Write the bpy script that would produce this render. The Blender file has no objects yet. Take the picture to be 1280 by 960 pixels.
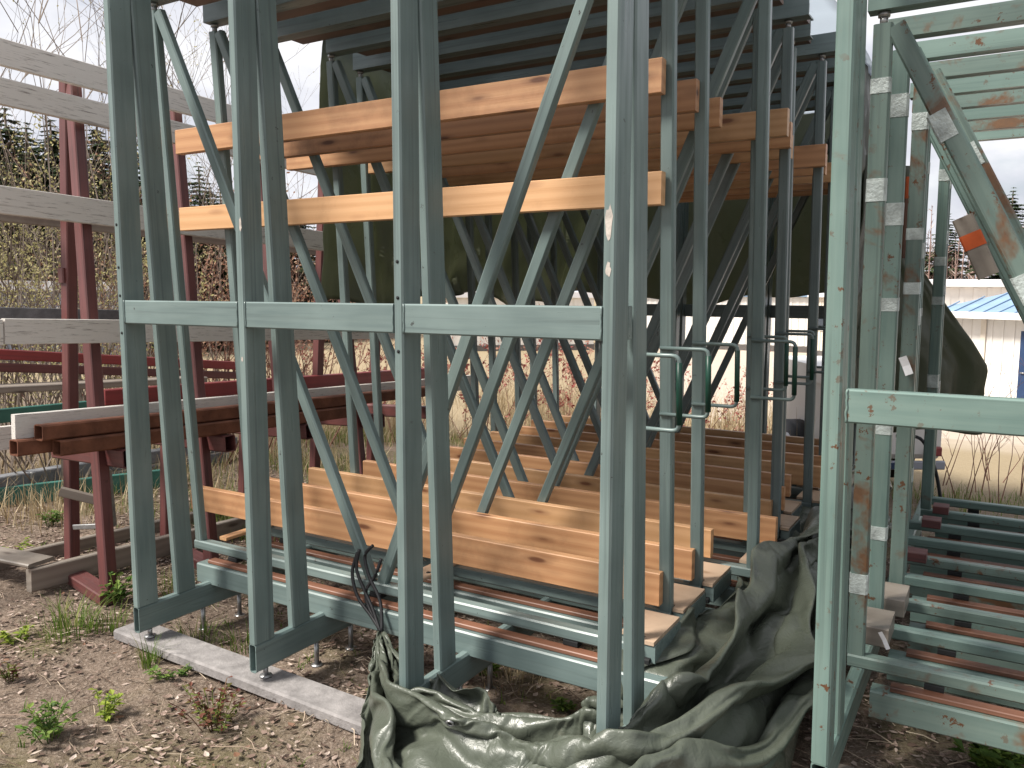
import bpy, bmesh, math, random
import numpy as np
from mathutils import Vector, Matrix, noise as mnoise
random.seed(7); rng = np.random.default_rng(7)
S = bpy.context.scene
COL = S.collection
V = Vector

# ------------------------------------------------------------------ camera
F_PX, YAW, PITCH, ROLL, EYE = 1022.5, .539235, .1119147, .00308, 1.62
cy, sy, cp, sp = math.cos(YAW), math.sin(YAW), math.cos(PITCH), math.sin(PITCH)
FWD = V((-sy*cp, cy*cp, -sp)); RGT = V((cy, sy, 0)); UPV = RGT.cross(FWD)
RGT, UPV = RGT*math.cos(ROLL)+UPV*math.sin(ROLL), UPV*math.cos(ROLL)-RGT*math.sin(ROLL)
CAM = V((0, 0, EYE))
cd = bpy.data.cameras.new('camera'); co = bpy.data.objects.new('camera', cd); COL.objects.link(co)
m = Matrix.Identity(4)
for i in range(3):
    m[i][0], m[i][1], m[i][2], m[i][3] = RGT[i], UPV[i], -FWD[i], CAM[i]
co.matrix_world = m
cd.sensor_width = 36; cd.lens = 36*F_PX/1280; cd.clip_start = .05; cd.clip_end = 3000
S.camera = co
S.render.resolution_x, S.render.resolution_y = 1024, 768

# ------------------------------------------------------------------ world, sun, exposure
SUN_DIR = V((-.52, -.62, .95)).normalized()          # towards the sun
W = bpy.data.worlds.new('World'); S.world = W; W.use_nodes = True
nt = W.node_tree; N = nt.nodes; L = nt.links; N.clear()
out = N.new('ShaderNodeOutputWorld'); bg = N.new('ShaderNodeBackground'); bg.inputs[1].default_value = .07
sky = N.new('ShaderNodeTexSky'); sky.sky_type = 'NISHITA'; sky.sun_disc = False
sky.sun_elevation = math.asin(SUN_DIR.z); sky.sun_rotation = math.atan2(SUN_DIR.x, SUN_DIR.y)
sky.air_density = 1.2; sky.dust_density = 1.5
tc = N.new('ShaderNodeTexCoord'); mp = N.new('ShaderNodeMapping'); mp.inputs['Scale'].default_value = (1, 1, 2.2)
n1 = N.new('ShaderNodeTexNoise'); n1.inputs['Scale'].default_value = 2.6; n1.inputs['Detail'].default_value = 7; n1.inputs['Roughness'].default_value = .55
n2 = N.new('ShaderNodeTexNoise'); n2.inputs['Scale'].default_value = 4.3; n2.inputs['Detail'].default_value = 6
r1 = N.new('ShaderNodeValToRGB'); r1.color_ramp.elements[0].position = .24; r1.color_ramp.elements[1].position = .40
r2 = N.new('ShaderNodeValToRGB'); r2.color_ramp.elements[0].position = .36; r2.color_ramp.elements[1].position = .62
r2.color_ramp.elements[0].color = (5.8, 6.0, 6.9, 1); r2.color_ramp.elements[1].color = (9.6, 9.6, 9.8, 1)
mx = N.new('ShaderNodeMixRGB')
L.new(tc.outputs['Generated'], mp.inputs[0]); L.new(mp.outputs[0], n1.inputs[0]); L.new(mp.outputs[0], n2.inputs[0])
L.new(n1.outputs[0], r1.inputs[0]); L.new(n2.outputs[0], r2.inputs[0])
L.new(r1.outputs[0], mx.inputs[0]); L.new(sky.outputs[0], mx.inputs[1]); L.new(r2.outputs[0], mx.inputs[2])
L.new(mx.outputs[0], bg.inputs[0]); L.new(bg.outputs[0], out.inputs[0])
sd = bpy.data.lights.new('sun', 'SUN'); sd.energy = 4.6; sd.angle = math.radians(16); sd.color = (1, .95, .87)
so = bpy.data.objects.new('sun', sd); COL.objects.link(so)
so.rotation_euler = SUN_DIR.to_track_quat('Z', 'Y').to_euler(); so.location = (-8, -4, 12)
S.view_settings.view_transform = 'Standard'; S.view_settings.look = 'None'
S.view_settings.exposure = .72; S.view_settings.gamma = 1
S.cycles.max_bounces = 7; S.cycles.diffuse_bounces = 5; S.cycles.glossy_bounces = 2; S.cycles.transmission_bounces = 2; S.cycles.transparent_max_bounces = 4

# ------------------------------------------------------------------ pixel helpers
def ray(x, y): return RGT*((x-640)/F_PX)-UPV*((y-480)/F_PX)+FWD
def on_z(x, y, z): d = ray(x, y); return CAM+d*((z-CAM.z)/d.z)
def on_y(x, y, Y): d = ray(x, y); return CAM+d*(Y/d.y)
def on_x(x, y, X): d = ray(x, y); return CAM+d*(X/d.x)
def at_d(x, y, D): d = ray(x, y); return CAM+d*(D/math.hypot(d.x, d.y))

def ground_z(x, y):
    """height of the yard: level round the racks, falling away behind them"""
    prof = ((-50, 0), (2.2, 0), (8, -.21), (12, -.5), (20, -1.25), (40, -1.6), (5000, -1.6))
    for (a, za), (b, zb) in zip(prof, prof[1:]):
        if y <= b:
            t = (y-a)/(b-a); t = t*t*(3-2*t) if y > 12 else t
            return za+(zb-za)*t
    return -1.6
def on_g(x, y):
    p = on_z(x, y, 0)
    for _ in range(25):
        p = on_z(x, y, ground_z(p.x, p.y))
    return p

# ------------------------------------------------------------------ materials
def new_mat(name):
    m = bpy.data.materials.new(name); m.use_nodes = True
    t = m.node_tree; b = t.nodes['Principled BSDF']
    return m, t, t.nodes, t.links, b
def ramp(nodes, stops):
    r = nodes.new('ShaderNodeValToRGB'); e = r.color_ramp.elements
    while len(e) < len(stops): e.new(.5)
    for q, (p, c) in zip(e, stops):
        q.position = p; q.color = (c, c, c, 1) if isinstance(c, (int, float)) else (*c, 1)
    return r
def coords(nodes, links, scale=(1, 1, 1), rnd=True, kind='Object'):
    t = nodes.new('ShaderNodeTexCoord'); mp = nodes.new('ShaderNodeMapping'); mp.inputs['Scale'].default_value = scale
    if rnd:
        oi = nodes.new('ShaderNodeObjectInfo'); mu = nodes.new('ShaderNodeMath'); mu.operation = 'MULTIPLY'; mu.inputs[1].default_value = 61.7
        ad = nodes.new('ShaderNodeVectorMath'); ad.operation = 'ADD'
        links.new(oi.outputs['Random'], mu.inputs[0]); links.new(t.outputs[kind], ad.inputs[0]); links.new(mu.outputs[0], ad.inputs[1])
        links.new(ad.outputs[0], mp.inputs[0])
    else: links.new(t.outputs[kind], mp.inputs[0])
    return mp
def noise_node(nodes, links, vec, scale, detail=4, rough=.55, dist=0):
    n = nodes.new('ShaderNodeTexNoise'); n.inputs['Scale'].default_value = scale; n.inputs['Detail'].default_value = detail
    n.inputs['Roughness'].default_value = rough; n.inputs['Distortion'].default_value = dist
    links.new(vec.outputs[0], n.inputs['Vector']); return n
def mixc(nodes, links, fac, a, b, mode='MIX'):
    m = nodes.new('ShaderNodeMixRGB'); m.blend_type = mode
    for k, v in ((0, fac), (1, a), (2, b)):
        if hasattr(v, 'outputs'): links.new(v.outputs[0], m.inputs[k])
        elif isinstance(v, (int, float)): m.inputs[k].default_value = v if k == 0 else (v, v, v, 1)
        else: m.inputs[k].default_value = (*v, 1)
    return m
def bump(nodes, links, bsdf, h, strength=.3, dist=.01):
    b = nodes.new('ShaderNodeBump'); b.inputs['Strength'].default_value = strength; b.inputs['Distance'].default_value = dist
    links.new(h.outputs[0], b.inputs['Height']); links.new(b.outputs[0], bsdf.inputs['Normal']); return b

def paint(name, col, col2, rust=(.10, .045, .02), chips=.70, rough=.42, big=.0, spec=.5):
    """painted steel: brushed lengthwise streaks, dulled patches, chips and a little rust"""
    m, t, n, l, b = new_mat(name)
    c = coords(n, l); cs = coords(n, l, (.6, 9, 9))
    st = noise_node(n, l, cs, 5, 3); cl = noise_node(n, l, c, 2.6, 3)
    base = mixc(n, l, ramp_of(n, l, st, ((.35, 0.), (.68, 1.))), col, col2)
    dull = mixc(n, l, ramp_of(n, l, cl, ((.42, 0.), (.75, .5))), base, tuple(min(1, x*1.4+.015) for x in col))
    run = noise_node(n, l, coords(n, l, (.35, 24, 24)), 2.2, 3, .6)
    dull = mixc(n, l, ramp_of(n, l, run, ((.55, 0.), (.72, .55))), dull, tuple(x*.45+.01 for x in col2))
    ch = noise_node(n, l, c, 24, 5, .7)
    f = mixc(n, l, 1., ramp_of(n, l, ch, ((chips, 0.), (chips+.025, 1.))), ramp_of(n, l, cl, ((.44, 0.), (.56, 1.))), 'MULTIPLY')
    last = mixc(n, l, f, dull, rust)
    if big:
        bn = noise_node(n, l, c, 3.1, 5, .7, .3); bf = ramp_of(n, l, bn, ((big, 0.), (big+.09, .9)))
        last = mixc(n, l, bf, last, mixc(n, l, ch, (.06, .028, .015), (.2, .09, .035)))
    l.new(last.outputs[0], b.inputs['Base Color'])
    rr = ramp_of(n, l, st, ((.3, rough-.1), (.75, rough+.14)))
    l.new(rr.outputs[0], b.inputs['Roughness']); b.inputs['Specular IOR Level'].default_value = spec
    bump(n, l, b, ch, .06, .002)
    return m
def ramp_of(n, l, src, stops):
    r = ramp(n, stops); l.new(src.outputs[0], r.inputs[0]); return r

def wood(name, light, dark, knot, dirt=.25, grey=None, rough=.7, grain=1.):
    m, t, n, l, b = new_mat(name)
    c = coords(n, l)
    ws = coords(n, l, (.22, 2.6, 5.5)); wv = n.new('ShaderNodeTexWave'); wv.wave_type = 'RINGS'; wv.inputs['Scale'].default_value = 1.5
    wv.inputs['Distortion'].default_value = 9; wv.inputs['Detail'].default_value = 2; wv.inputs['Detail Scale'].default_value = .55
    l.new(ws.outputs[0], wv.inputs['Vector'])
    fine = noise_node(n, l, coords(n, l, (1.2, 60, 60)), 3, 3)
    g = mixc(n, l, .5, wv, fine)
    col = mixc(n, l, ramp_of(n, l, g, ((.25, 0.), (.85, .62*grain))), light, dark)
    vo = n.new('ShaderNodeTexVoronoi'); vo.inputs['Scale'].default_value = 1.; l.new(coords(n, l, (3.1, 10, 12)).outputs[0], vo.inputs['Vector'])
    kf = ramp_of(n, l, vo, ((.0, 1.), (.10, .9), (.16, .35), (.28, 0.)))
    col = mixc(n, l, kf, col, knot)
    dn = noise_node(n, l, c, 2.3, 6, .68)
    col = mixc(n, l, ramp_of(n, l, dn, ((.52, 0.), (.60, dirt*.45), (.78, dirt*1.2))), col, tuple(x*.35 for x in dark))
    oi = n.new('ShaderNodeObjectInfo'); hs = n.new('ShaderNodeHueSaturation'); mr = n.new('ShaderNodeMapRange')
    mr.inputs['To Min'].default_value = .82; mr.inputs['To Max'].default_value = 1.12
    l.new(oi.outputs['Random'], mr.inputs[0]); l.new(mr.outputs[0], hs.inputs['Value']); l.new(col.outputs[0], hs.inputs['Color'])
    l.new(hs.outputs[0], b.inputs['Base Color']); b.inputs['Roughness'].default_value = rough-.22; b.inputs['Specular IOR Level'].default_value = .5
    bump(n, l, b, fine, .2, .003)
    return m

def flat(name, col, rough=.6, var=.25, scale=8, metal=0., spec=.4, bumps=0.):
    m, t, n, l, b = new_mat(name)
    c = coords(n, l); no = noise_node(n, l, c, scale, 6, .6)
    x = mixc(n, l, ramp_of(n, l, no, ((.3, 0.), (.7, 1.))), tuple(v*(1-var) for v in col), tuple(min(1, v*(1+var)) for v in col))
    l.new(x.outputs[0], b.inputs['Base Color']); b.inputs['Roughness'].default_value = rough
    b.inputs['Metallic'].default_value = metal; b.inputs['Specular IOR Level'].default_value = spec
    if bumps: bump(n, l, b, noise_node(n, l, c, scale*6, 5), bumps, .01)
    return m
def islands(name, stops, rough=.8, trans=0., spec=.2):
    """colour picked per loose piece (leaves, blades, stones)"""
    m, t, n, l, b = new_mat(name)
    g = n.new('ShaderNodeNewGeometry'); r = ramp(n, stops); l.new(g.outputs['Random Per Island'], r.inputs[0])
    l.new(r.outputs[0], b.inputs['Base Color']); b.inputs['Roughness'].default_value = rough; b.inputs['Specular IOR Level'].default_value = spec
    if trans:
        tr = n.new('ShaderNodeBsdfTranslucent'); ms = n.new('ShaderNodeMixShader'); ms.inputs[0].default_value = trans
        l.new(r.outputs[0], tr.inputs[0]); o = n['Material Output']
        l.new(b.outputs[0], ms.inputs[1]); l.new(tr.outputs[0], ms.inputs[2]); l.new(ms.outputs[0], o.inputs[0])
    return m

M = {}
M['green'] = paint('grey_green_paint', (.145, .192, .184), (.11, .153, .149), rust=(.03, .028, .026), chips=.665, rough=.36)
M['green2'] = paint('blue_green_paint', (.135, .172, .17), (.105, .14, .141), rust=(.03, .028, .026), chips=.68, rough=.36)
M['mint'] = paint('weathered_mint_paint', (.14, .203, .18), (.10, .16, .143), chips=.61, big=.62)
M['mint_rust'] = paint('rusting_mint_paint', (.13, .18, .158), (.092, .14, .124), chips=.60, big=.54)
M['red'] = paint('oxide_red_paint', (.12, .037, .034), (.08, .027, .026), rust=(.05, .02, .012), chips=.66, rough=.5)
M['red_bright'] = paint('red_beam_paint', (.22, .03, .03), (.17, .025, .025), rust=(.06, .02, .015), chips=.7, rough=.45)
M['rust'] = flat('rusty_steel', (.15, .06, .035), .75, .4, 9, spec=.25, bumps=.2)
M['steel'] = flat('zinc_steel', (.33, .33, .33), .4, .2, 30, metal=.8)
M['dark'] = flat('dark_inside', (.012, .013, .014), .8, .2)
M['black'] = flat('black_rubber', (.015, .015, .017), .55, .3, 20)
M['grip'] = flat('dark_green_grip', (.008, .045, .03), .4, .2, 20)
M['wood'] = wood('fresh_spruce', (.57, .31, .155), (.38, .17, .075), (.13, .045, .02), .4)
M['wood_old'] = wood('stained_spruce', (.50, .26, .13), (.32, .15, .07), (.10, .035, .015), .75)
M['wood_pale'] = wood('pale_spruce', (.60, .35, .18), (.45, .235, .10), (.18, .065, .03), .3)
M['ply'] = wood('plywood', (.52, .38, .27), (.42, .29, .2), (.3, .19, .12), .35, grain=.5)
M['strip'] = wood('red_brown_timber_strip', (.20, .09, .055), (.10, .045, .03), (.05, .02, .012), .9)
M['deck'] = wood('ceiling_deck_timber', (.17, .105, .08), (.11, .085, .075), (.05, .025, .018), .8)
M['oldgrey'] = wood('weathered_grey_wood', (.26, .225, .19), (.17, .14, .115), (.07, .05, .04), .5)
def whitewash():
    m, t, n, l, b = new_mat('flaking_white_paint')
    cg = coords(n, l, (.7, 10, 10)); c = coords(n, l)
    f = noise_node(n, l, cg, 11, 8, .75); g = noise_node(n, l, c, 2, 4)
    base = mixc(n, l, g, (.56, .53, .49), (.68, .645, .605))
    fl = ramp_of(n, l, f, ((.55, 0.), (.64, .85)))
    col = mixc(n, l, fl, base, (.19, .165, .15))
    d = ramp_of(n, l, noise_node(n, l, coords(n, l, (.35, 6, 6)), 2.2, 5), ((.66, 0.), (.70, .7)))
    col = mixc(n, l, d, col, (.24, .2, .17))
    l.new(col.outputs[0], b.inputs['Base Color']); b.inputs['Roughness'].default_value = .8; b.inputs['Specular IOR Level'].default_value = .2
    bump(n, l, b, f, .5, .004); return m
M['white_board'] = whitewash()
M['tape'] = flat('clear_tape', (.40, .45, .435), .28, .4, 18, spec=.6, bumps=.5)
M['paper'] = flat('white_paper', (.75, .75, .76), .7, .08, 20)
M['orange'] = flat('orange_plastic', (.5, .09, .02), .5, .2, 9)
M['concrete'] = flat('concrete_strip', (.235, .22, .215), .9, .3, 16, spec=.2, bumps=.35)
M['block'] = flat('grey_block', (.16, .165, .175), .9, .3, 12, spec=.15, bumps=.4)
M['mortar'] = flat('pale_mortar', (.5, .49, .47), .9, .15, 12, spec=.15)
M['teal'] = flat('teal_sheet', (.05, .17, .14), .55, .25, 5)
def tarp_mat(name='olive_tarpaulin', glow=(.10, .115, .05), amount=.3):
    m, t, n, l, b = new_mat(name)
    c = coords(n, l, rnd=False)
    no = noise_node(n, l, c, 4, 5); col = mixc(n, l, no, (.062, .072, .054), (.10, .112, .088))
    d = ramp_of(n, l, noise_node(n, l, c, 9, 7, .7), ((.62, 0.), (.72, .5))); col = mixc(n, l, d, col, (.16, .155, .12))
    l.new(col.outputs[0], b.inputs['Base Color'])
    l.new(ramp_of(n, l, noise_node(n, l, c, 7, 4), ((.3, .25), (.7, .42))).outputs[0], b.inputs['Roughness'])
    b.inputs['Specular IOR Level'].default_value = .55
    cr = noise_node(n, l, c, 22, 5, .6, 1.4); v = n.new('ShaderNodeTexVoronoi'); v.feature = 'DISTANCE_TO_EDGE'; v.inputs['Scale'].default_value = 15
    wn = noise_node(n, l, c, 5, 3); wm = mixc(n, l, .12, c, wn); l.new(wm.outputs[0], v.inputs['Vector'])
    vr = ramp_of(n, l, v, ((0., 0.), (.12, 1.))); h = mixc(n, l, .1, cr, vr)
    bump(n, l, b, h, .4, .012)
    tr_ = n.new('ShaderNodeBsdfTranslucent'); tr_.inputs[0].default_value = (*glow, 1); ms = n.new('ShaderNodeMixShader'); ms.inputs[0].default_value = amount
    l.new(b.outputs[0], ms.inputs[1]); l.new(tr_.outputs[0], ms.inputs[2]); l.new(ms.outputs[0], n['Material Output'].inputs[0]); return m
M['tarp'] = tarp_mat(amount=.05)
M['tarp_thin'] = tarp_mat('thin_olive_tarpaulin', (.27, .29, .20), .46)
M['shade_sheet'] = tarp_mat('translucent_shade_sheet', (.60, .64, .68), .8)  # for the added ceiling sheet; translucency sets how much daylight reaches the beams

# ------------------------------------------------------------------ object helpers
def link(o): COL.objects.link(o); return o
def tag(o, label=None, cat=None, group=None, kind=None):
    if label: o['label'] = label
    if cat: o['category'] = cat
    if group: o['group'] = group
    if kind: o['kind'] = kind
    return o
def empty(name, loc, label, cat, group=None):
    o = link(bpy.data.objects.new(name, None)); o.location = loc; o.empty_display_size = .1
    return tag(o, label, cat, group)
def mesh(name, verts, faces, smooth=False):
    me = bpy.data.meshes.new(name); me.from_pydata([tuple(v) for v in verts], [], faces); me.update()
    if smooth: me.polygons.foreach_set('use_smooth', [True]*len(me.polygons))
    return me
def put(name, me, mat, parent=None, M4=None):
    """an object that carries the mesh; M4 is its world placement"""
    if mat is not None and (not me.materials): me.materials.append(mat)
    o = link(bpy.data.objects.new(name, me)); M4 = M4 or Matrix.Identity(4)
    if parent is not None:
        o.parent = parent; pw = parent.matrix_basis.copy(); q = parent.parent
        while q is not None: pw = q.matrix_basis @ pw; q = q.parent
        o.matrix_basis = pw.inverted() @ M4
    else: o.matrix_basis = M4
    return o
CACHE = {}
def prism_mesh(name, prof, Ln, mat, closed_ends=True):
    key = (tuple(prof), round(Ln, 3), mat.name, closed_ends)
    if key in CACHE: return CACHE[key]
    k = len(prof); h = Ln/2
    vs = [(-h, a, b) for a, b in prof]+[(h, a, b) for a, b in prof]
    fs = [(i, (i+1) % k, k+(i+1) % k, k+i) for i in range(k)]
    if closed_ends: fs += [tuple(range(k))[::-1], tuple(range(k, 2*k))]
    me = mesh(name, vs, fs); me.materials.append(mat); CACHE[key] = me
    bm = bmesh.new(); bm.from_mesh(me); bmesh.ops.recalc_face_normals(bm, faces=bm.faces); bm.to_mesh(me); bm.free()
    return me
def tube_prof(w, d, c=.006):
    w, d = w/2, d/2; c = min(c, w*.6, d*.6)
    return ((-w, -d+c), (-w+c, -d), (w-c, -d), (w, -d+c), (w, d-c), (w-c, d), (-w+c, d), (-w, d-c))
def frame_of(A, B, side):
    A, B = V(A), V(B); x = (B-A).normalized(); y = V(side); y = (y-x*y.dot(x)).normalized(); z = x.cross(y)
    c = (A+B)/2; q = Matrix.Identity(4)
    for i in range(3): q[i][0], q[i][1], q[i][2], q[i][3] = x[i], y[i], z[i], c[i]
    return q, (B-A).length
def bar(name, A, B, w, d, side, mat, parent=None, c=.006):
    """chamfered bar from A to B; w along `side`, d across it"""
    q, Ln = frame_of(A, B, side)
    return put(name, prism_mesh(name, tube_prof(w, d, c), Ln, mat), mat, parent, q)
def hollow(name, A, B, w, d, side, mat, parent=None, t=.006):
    """rectangular tube with open ends"""
    q, Ln = frame_of(A, B, side); key = ('h', round(Ln, 3), w, d, mat.name)
    if key not in CACHE:
        P = tube_prof(w, d, .008); I = tube_prof(w-2*t, d-2*t, .005); k = 8; h = Ln/2
        vs = [(-h, a, b) for a, b in P]+[(h, a, b) for a, b in P]+[(-h, a, b) for a, b in I]+[(h, a, b) for a, b in I]
        fs = []
        for i in range(k):
            j = (i+1) % k
            fs += [(i, j, k+j, k+i), (2*k+j, 2*k+i, 3*k+i, 3*k+j), (j, i, 2*k+i, 2*k+j), (k+i, k+j, 3*k+j, 3*k+i)]
        CACHE[key] = mesh(name, vs, fs)
    return put(name, CACHE[key], mat, parent, q)
def box(name, lo, hi, mat, parent=None, c=.004):
    lo, hi = V(lo), V(hi); return bar(name, (lo.x, (lo.y+hi.y)/2, (lo.z+hi.z)/2), (hi.x, (lo.y+hi.y)/2, (lo.z+hi.z)/2), hi.y-lo.y, hi.z-lo.z, (0, 1, 0), mat, parent, c)
def pipe_mesh(name, pts, r, k=7, mat=None, taper=None):
    vs, fs = [], []; pts = [V(p) for p in pts]; n = len(pts); up = V((.3, .2, .93))
    for i, p in enumerate(pts):
        d = (pts[min(i+1, n-1)]-pts[max(i-1, 0)]).normalized(); a = d.cross(up)
        if a.length < .05: a = d.cross(V((1, 0, 0)))
        a.normalize(); b = d.cross(a); rr = r*(1-(1-taper)*i/(n-1)) if taper is not None else r
        for j in range(k):
            t = 2*math.pi*j/k; vs.append(p+a*math.cos(t)*rr+b*math.sin(t)*rr)
    for i in range(n-1):
        for j in range(k): fs.append((i*k+j, i*k+(j+1) % k, (i+1)*k+(j+1) % k, (i+1)*k+j))
    fs += [tuple(range(k))[::-1], tuple(range((n-1)*k, n*k))]
    me = mesh(name, vs, fs, True)
    if mat: me.materials.append(mat)
    return me
def arc(pts, r=.02, n=4):
    """round the corners of a polyline"""
    o = [V(pts[0])]
    for a, b, c in zip(pts, pts[1:], pts[2:]):
        a, b, c = V(a), V(b), V(c); p = b+(a-b).normalized()*r; q = b+(c-b).normalized()*r
        for i in range(n+1):
            t = i/n; o.append(p*(1-t)**2+b*2*t*(1-t)+q*t*t)
    o.append(V(pts[-1])); return o

# ------------------------------------------------------------------ ground
def axis(lo, hi, step, far0, far1, growth=1.35):
    a = list(np.arange(lo, hi+step/2, step)); d = step; x = lo; left = []
    while x > far0: d *= growth; x -= d; left.append(x)
    d = step; x = a[-1]; right = []
    while x < far1: d *= growth; x += d; right.append(x)
    return np.array(left[::-1]+a+right)
def ground_h(x, y):
    z = ground_z(x, y)
    if -9 < x < 4 and 0 < y < 12:
        z += .022*mnoise.noise((x*1.3, y*1.3, 3.1))+.012*mnoise.noise((x*5, y*5, 1.))+.006*mnoise.noise((x*17, y*17, 7))-.012
    return z
xs = axis(-6.5, 1.2, .045, -900, 900); ys = axis(.9, 8.0, .045, -60, 1400)
gv = [(x, y, ground_h(x, y)) for y in ys for x in xs]; nx = len(xs)
gf = [(j*nx+i, j*nx+i+1, (j+1)*nx+i+1, (j+1)*nx+i) for j in range(len(ys)-1) for i in range(nx-1)]
def ground_mat():
    m, t, n, l, b = new_mat('soil_and_leaf_litter')
    c = coords(n, l, rnd=False)
    a = noise_node(n, l, c, 1.1, 6, .6); f = noise_node(n, l, c, 22, 8, .7); g = noise_node(n, l, c, 75, 5, .65)
    soil = mixc(n, l, ramp_of(n, l, f, ((.35, 0.), (.66, 1.))), (.108, .08, .06), (.25, .192, .15))
    soil = mixc(n, l, ramp_of(n, l, g, ((.5, 0.), (.63, .75))), soil, (.38, .31, .255))
    moss = mixc(n, l, f, (.07, .075, .022), (.17, .155, .06))
    soil = mixc(n, l, ramp_of(n, l, a, ((.5, 0.), (.64, .7))), soil, moss)
    v = n.new('ShaderNodeTexVoronoi'); v.inputs['Scale'].default_value = 38; l.new(c.outputs[0], v.inputs['Vector'])
    soil = mixc(n, l, .22, soil, mixc(n, l, v, (.05, .035, .025), (.25, .19, .15)))
    # beyond the racks: dry straw, then pale gravel on the yard to the right
    tx = n.new('ShaderNodeTexCoord'); sx = n.new('ShaderNodeSeparateXYZ'); l.new(tx.outputs['Object'], sx.inputs[0])
    wob = noise_node(n, l, c, .35, 4)
    ym = n.new('ShaderNodeMath'); ym.operation = 'MULTIPLY_ADD'; ym.inputs[1].default_value = 4.; l.new(wob.outputs[0], ym.inputs[0]); l.new(sx.outputs[1], ym.inputs[2])
    mr = n.new('ShaderNodeMapRange'); mr.inputs['From Min'].default_value = 9.; mr.inputs['From Max'].default_value = 12.; l.new(ym.outputs[0], mr.inputs[0])
    straw = mixc(n, l, f, (.22, .17, .10), (.42, .34, .23))
    col = mixc(n, l, mr, soil, straw)
    xm = n.new('ShaderNodeMath'); xm.operation = 'MULTIPLY_ADD'; xm.inputs[1].default_value = .42; l.new(sx.outputs[1], xm.inputs[0]); l.new(sx.outputs[0], xm.inputs[2])
    m2 = n.new('ShaderNodeMapRange'); m2.inputs['From Min'].default_value = 0.; m2.inputs['From Max'].default_value = 2.; l.new(xm.outputs[0], m2.inputs[0])
    m3 = n.new('ShaderNodeMapRange'); m3.inputs['From Min'].default_value = 14.; m3.inputs['From Max'].default_value = 17.; l.new(ym.outputs[0], m3.inputs[0])
    mm = n.new('ShaderNodeMath'); mm.operation = 'MULTIPLY'; l.new(m2.outputs[0], mm.inputs[0]); l.new(m3.outputs[0], mm.inputs[1])
    col = mixc(n, l, mm, col, mixc(n, l, noise_node(n, l, c, 2, 8, .7), (.40, .33, .26), (.58, .50, .42)))
    l.new(col.outputs[0], b.inputs['Base Color']); b.inputs['Roughness'].default_value = .95; b.inputs['Specular IOR Level'].default_value = .1
    bump(n, l, b, mixc(n, l, .5, f, g), .9, .03); return m
gm = mesh('ground', gv, gf, True); ground = put('ground', gm, ground_mat()); tag(ground, kind='structure')

# ------------------------------------------------------------------ the left rack of green frames
LEAN = .055; Y0, DY = 2.64, .34
WORDS = ['first', 'second', 'third', 'fourth', 'fifth', 'sixth', 'seventh', 'eighth', 'ninth', 'tenth', 'eleventh', 'twelfth'] + ['thirteenth', 'fourteenth', 'fifteenth', 'sixteenth', 'seventeenth', 'eighteenth', 'nineteenth', 'twentieth', 'twenty-first', 'twenty-second', 'twenty-third', 'twenty-fourth', 'twenty-fifth', 'twenty-sixth']
SHIFT = [0, -.01, 0, .15, .04, .09, .03, .12, .05, .08, .02, .06]
XL, XR, XC = -3.40, -1.06, -2.25
def weld(name, p, r, mat, parent):
    pass
def front_trestle(y, face, mat, label, xsP, z0, ztop, zrail, rail_h, base_to, rear_gap=(.257, .16), lean_x=0., wid=.04, group='end trestles of the racks'):
    """row of upright posts with leaning posts behind, a waist rail and base beams that run under the frames"""
    t = empty('end_trestle', (xsP[0], y, z0), label, 'trestle', group)
    w, d = wid, .104
    for i, x in enumerate(xsP):
        dx = lean_x; xc = x+w/2
        bar('post', (xc, y+face*d/2, z0+.1215), (xc+dx, y+face*d/2, ztop), w, d, (1, 0, 0), mat, t, .006)
        gb, gt = rear_gap
        ya, yb = y+face*gb, y+face*(gb-(gb-gt)*(ztop-z0-.12)/2.55)
        bar('rear_post', (xc, ya, z0+.122), (xc+dx, yb, ztop-.05), w-.002, .10, (1, 0, 0), mat, t, .006)
        hollow('base_beam', (xc, y+face*.001, z0+.061), (xc, base_to, z0+.061), w-.001, .12, (1, 0, 0), mat, t, .004)
    for i in range(len(xsP)-1):
        bar('waist_rail', (xsP[i]+w+.001, y+face*.022, zrail), (xsP[i+1]-.001, y+face*.022, zrail), rail_h, .04, (0, 0, 1), mat, t, .005)
        for xx in (xsP[i]+w+.003, xsP[i+1]-.003):
            put('weld_seam', pipe_mesh('weld_seam', [(xx+random.uniform(-.0015, .0015), y+face*.001, zrail-rail_h/2+rail_h*q/9) for q in range(10)], .0035, 5, mat), None, t)
    return t
PX = (-3.277, -2.527, -1.762, -.994)
tr = front_trestle(2.165, 1, M['green'], 'grey-green steel trestle nearest the camera, four tall post pairs and a waist rail', PX, .09, 3.9, 1.53, .10, 7.05)
for x in PX:                                       # levelling screws under the base beams
    for yy in (2.23, 2.52, 2.74, 4.4, 6.8):
        zg = .05 if yy < 2.3 else ground_z(0, yy)-.01
        put('levelling_screw', pipe_mesh('levelling_screw', [(0, 0, 0), (0, 0, .098-zg)], .011, 8, M['steel']), None, tr, Matrix.Translation((x+.02, yy, zg)))
        put('screw_plate', pipe_mesh('screw_plate', [(0, 0, 0), (0, 0, .008)], .026, 10, M['steel']), None, tr, Matrix.Translation((x+.02, yy, zg)))
for x, zs in ((-3.277, (1.72, 1.60, 1.44, 1.9)), (-1.762, (1.72, 1.60, 1.42)), ):   # bolt holes in the posts
    for z in zs:
        put('bolt_hole', pipe_mesh('bolt_hole', [(0, 0, 0), (0, -.002, 0)], .006, 8, M['dark']), None, tr, Matrix.Translation((x+.02, 2.1648, z)))
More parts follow.
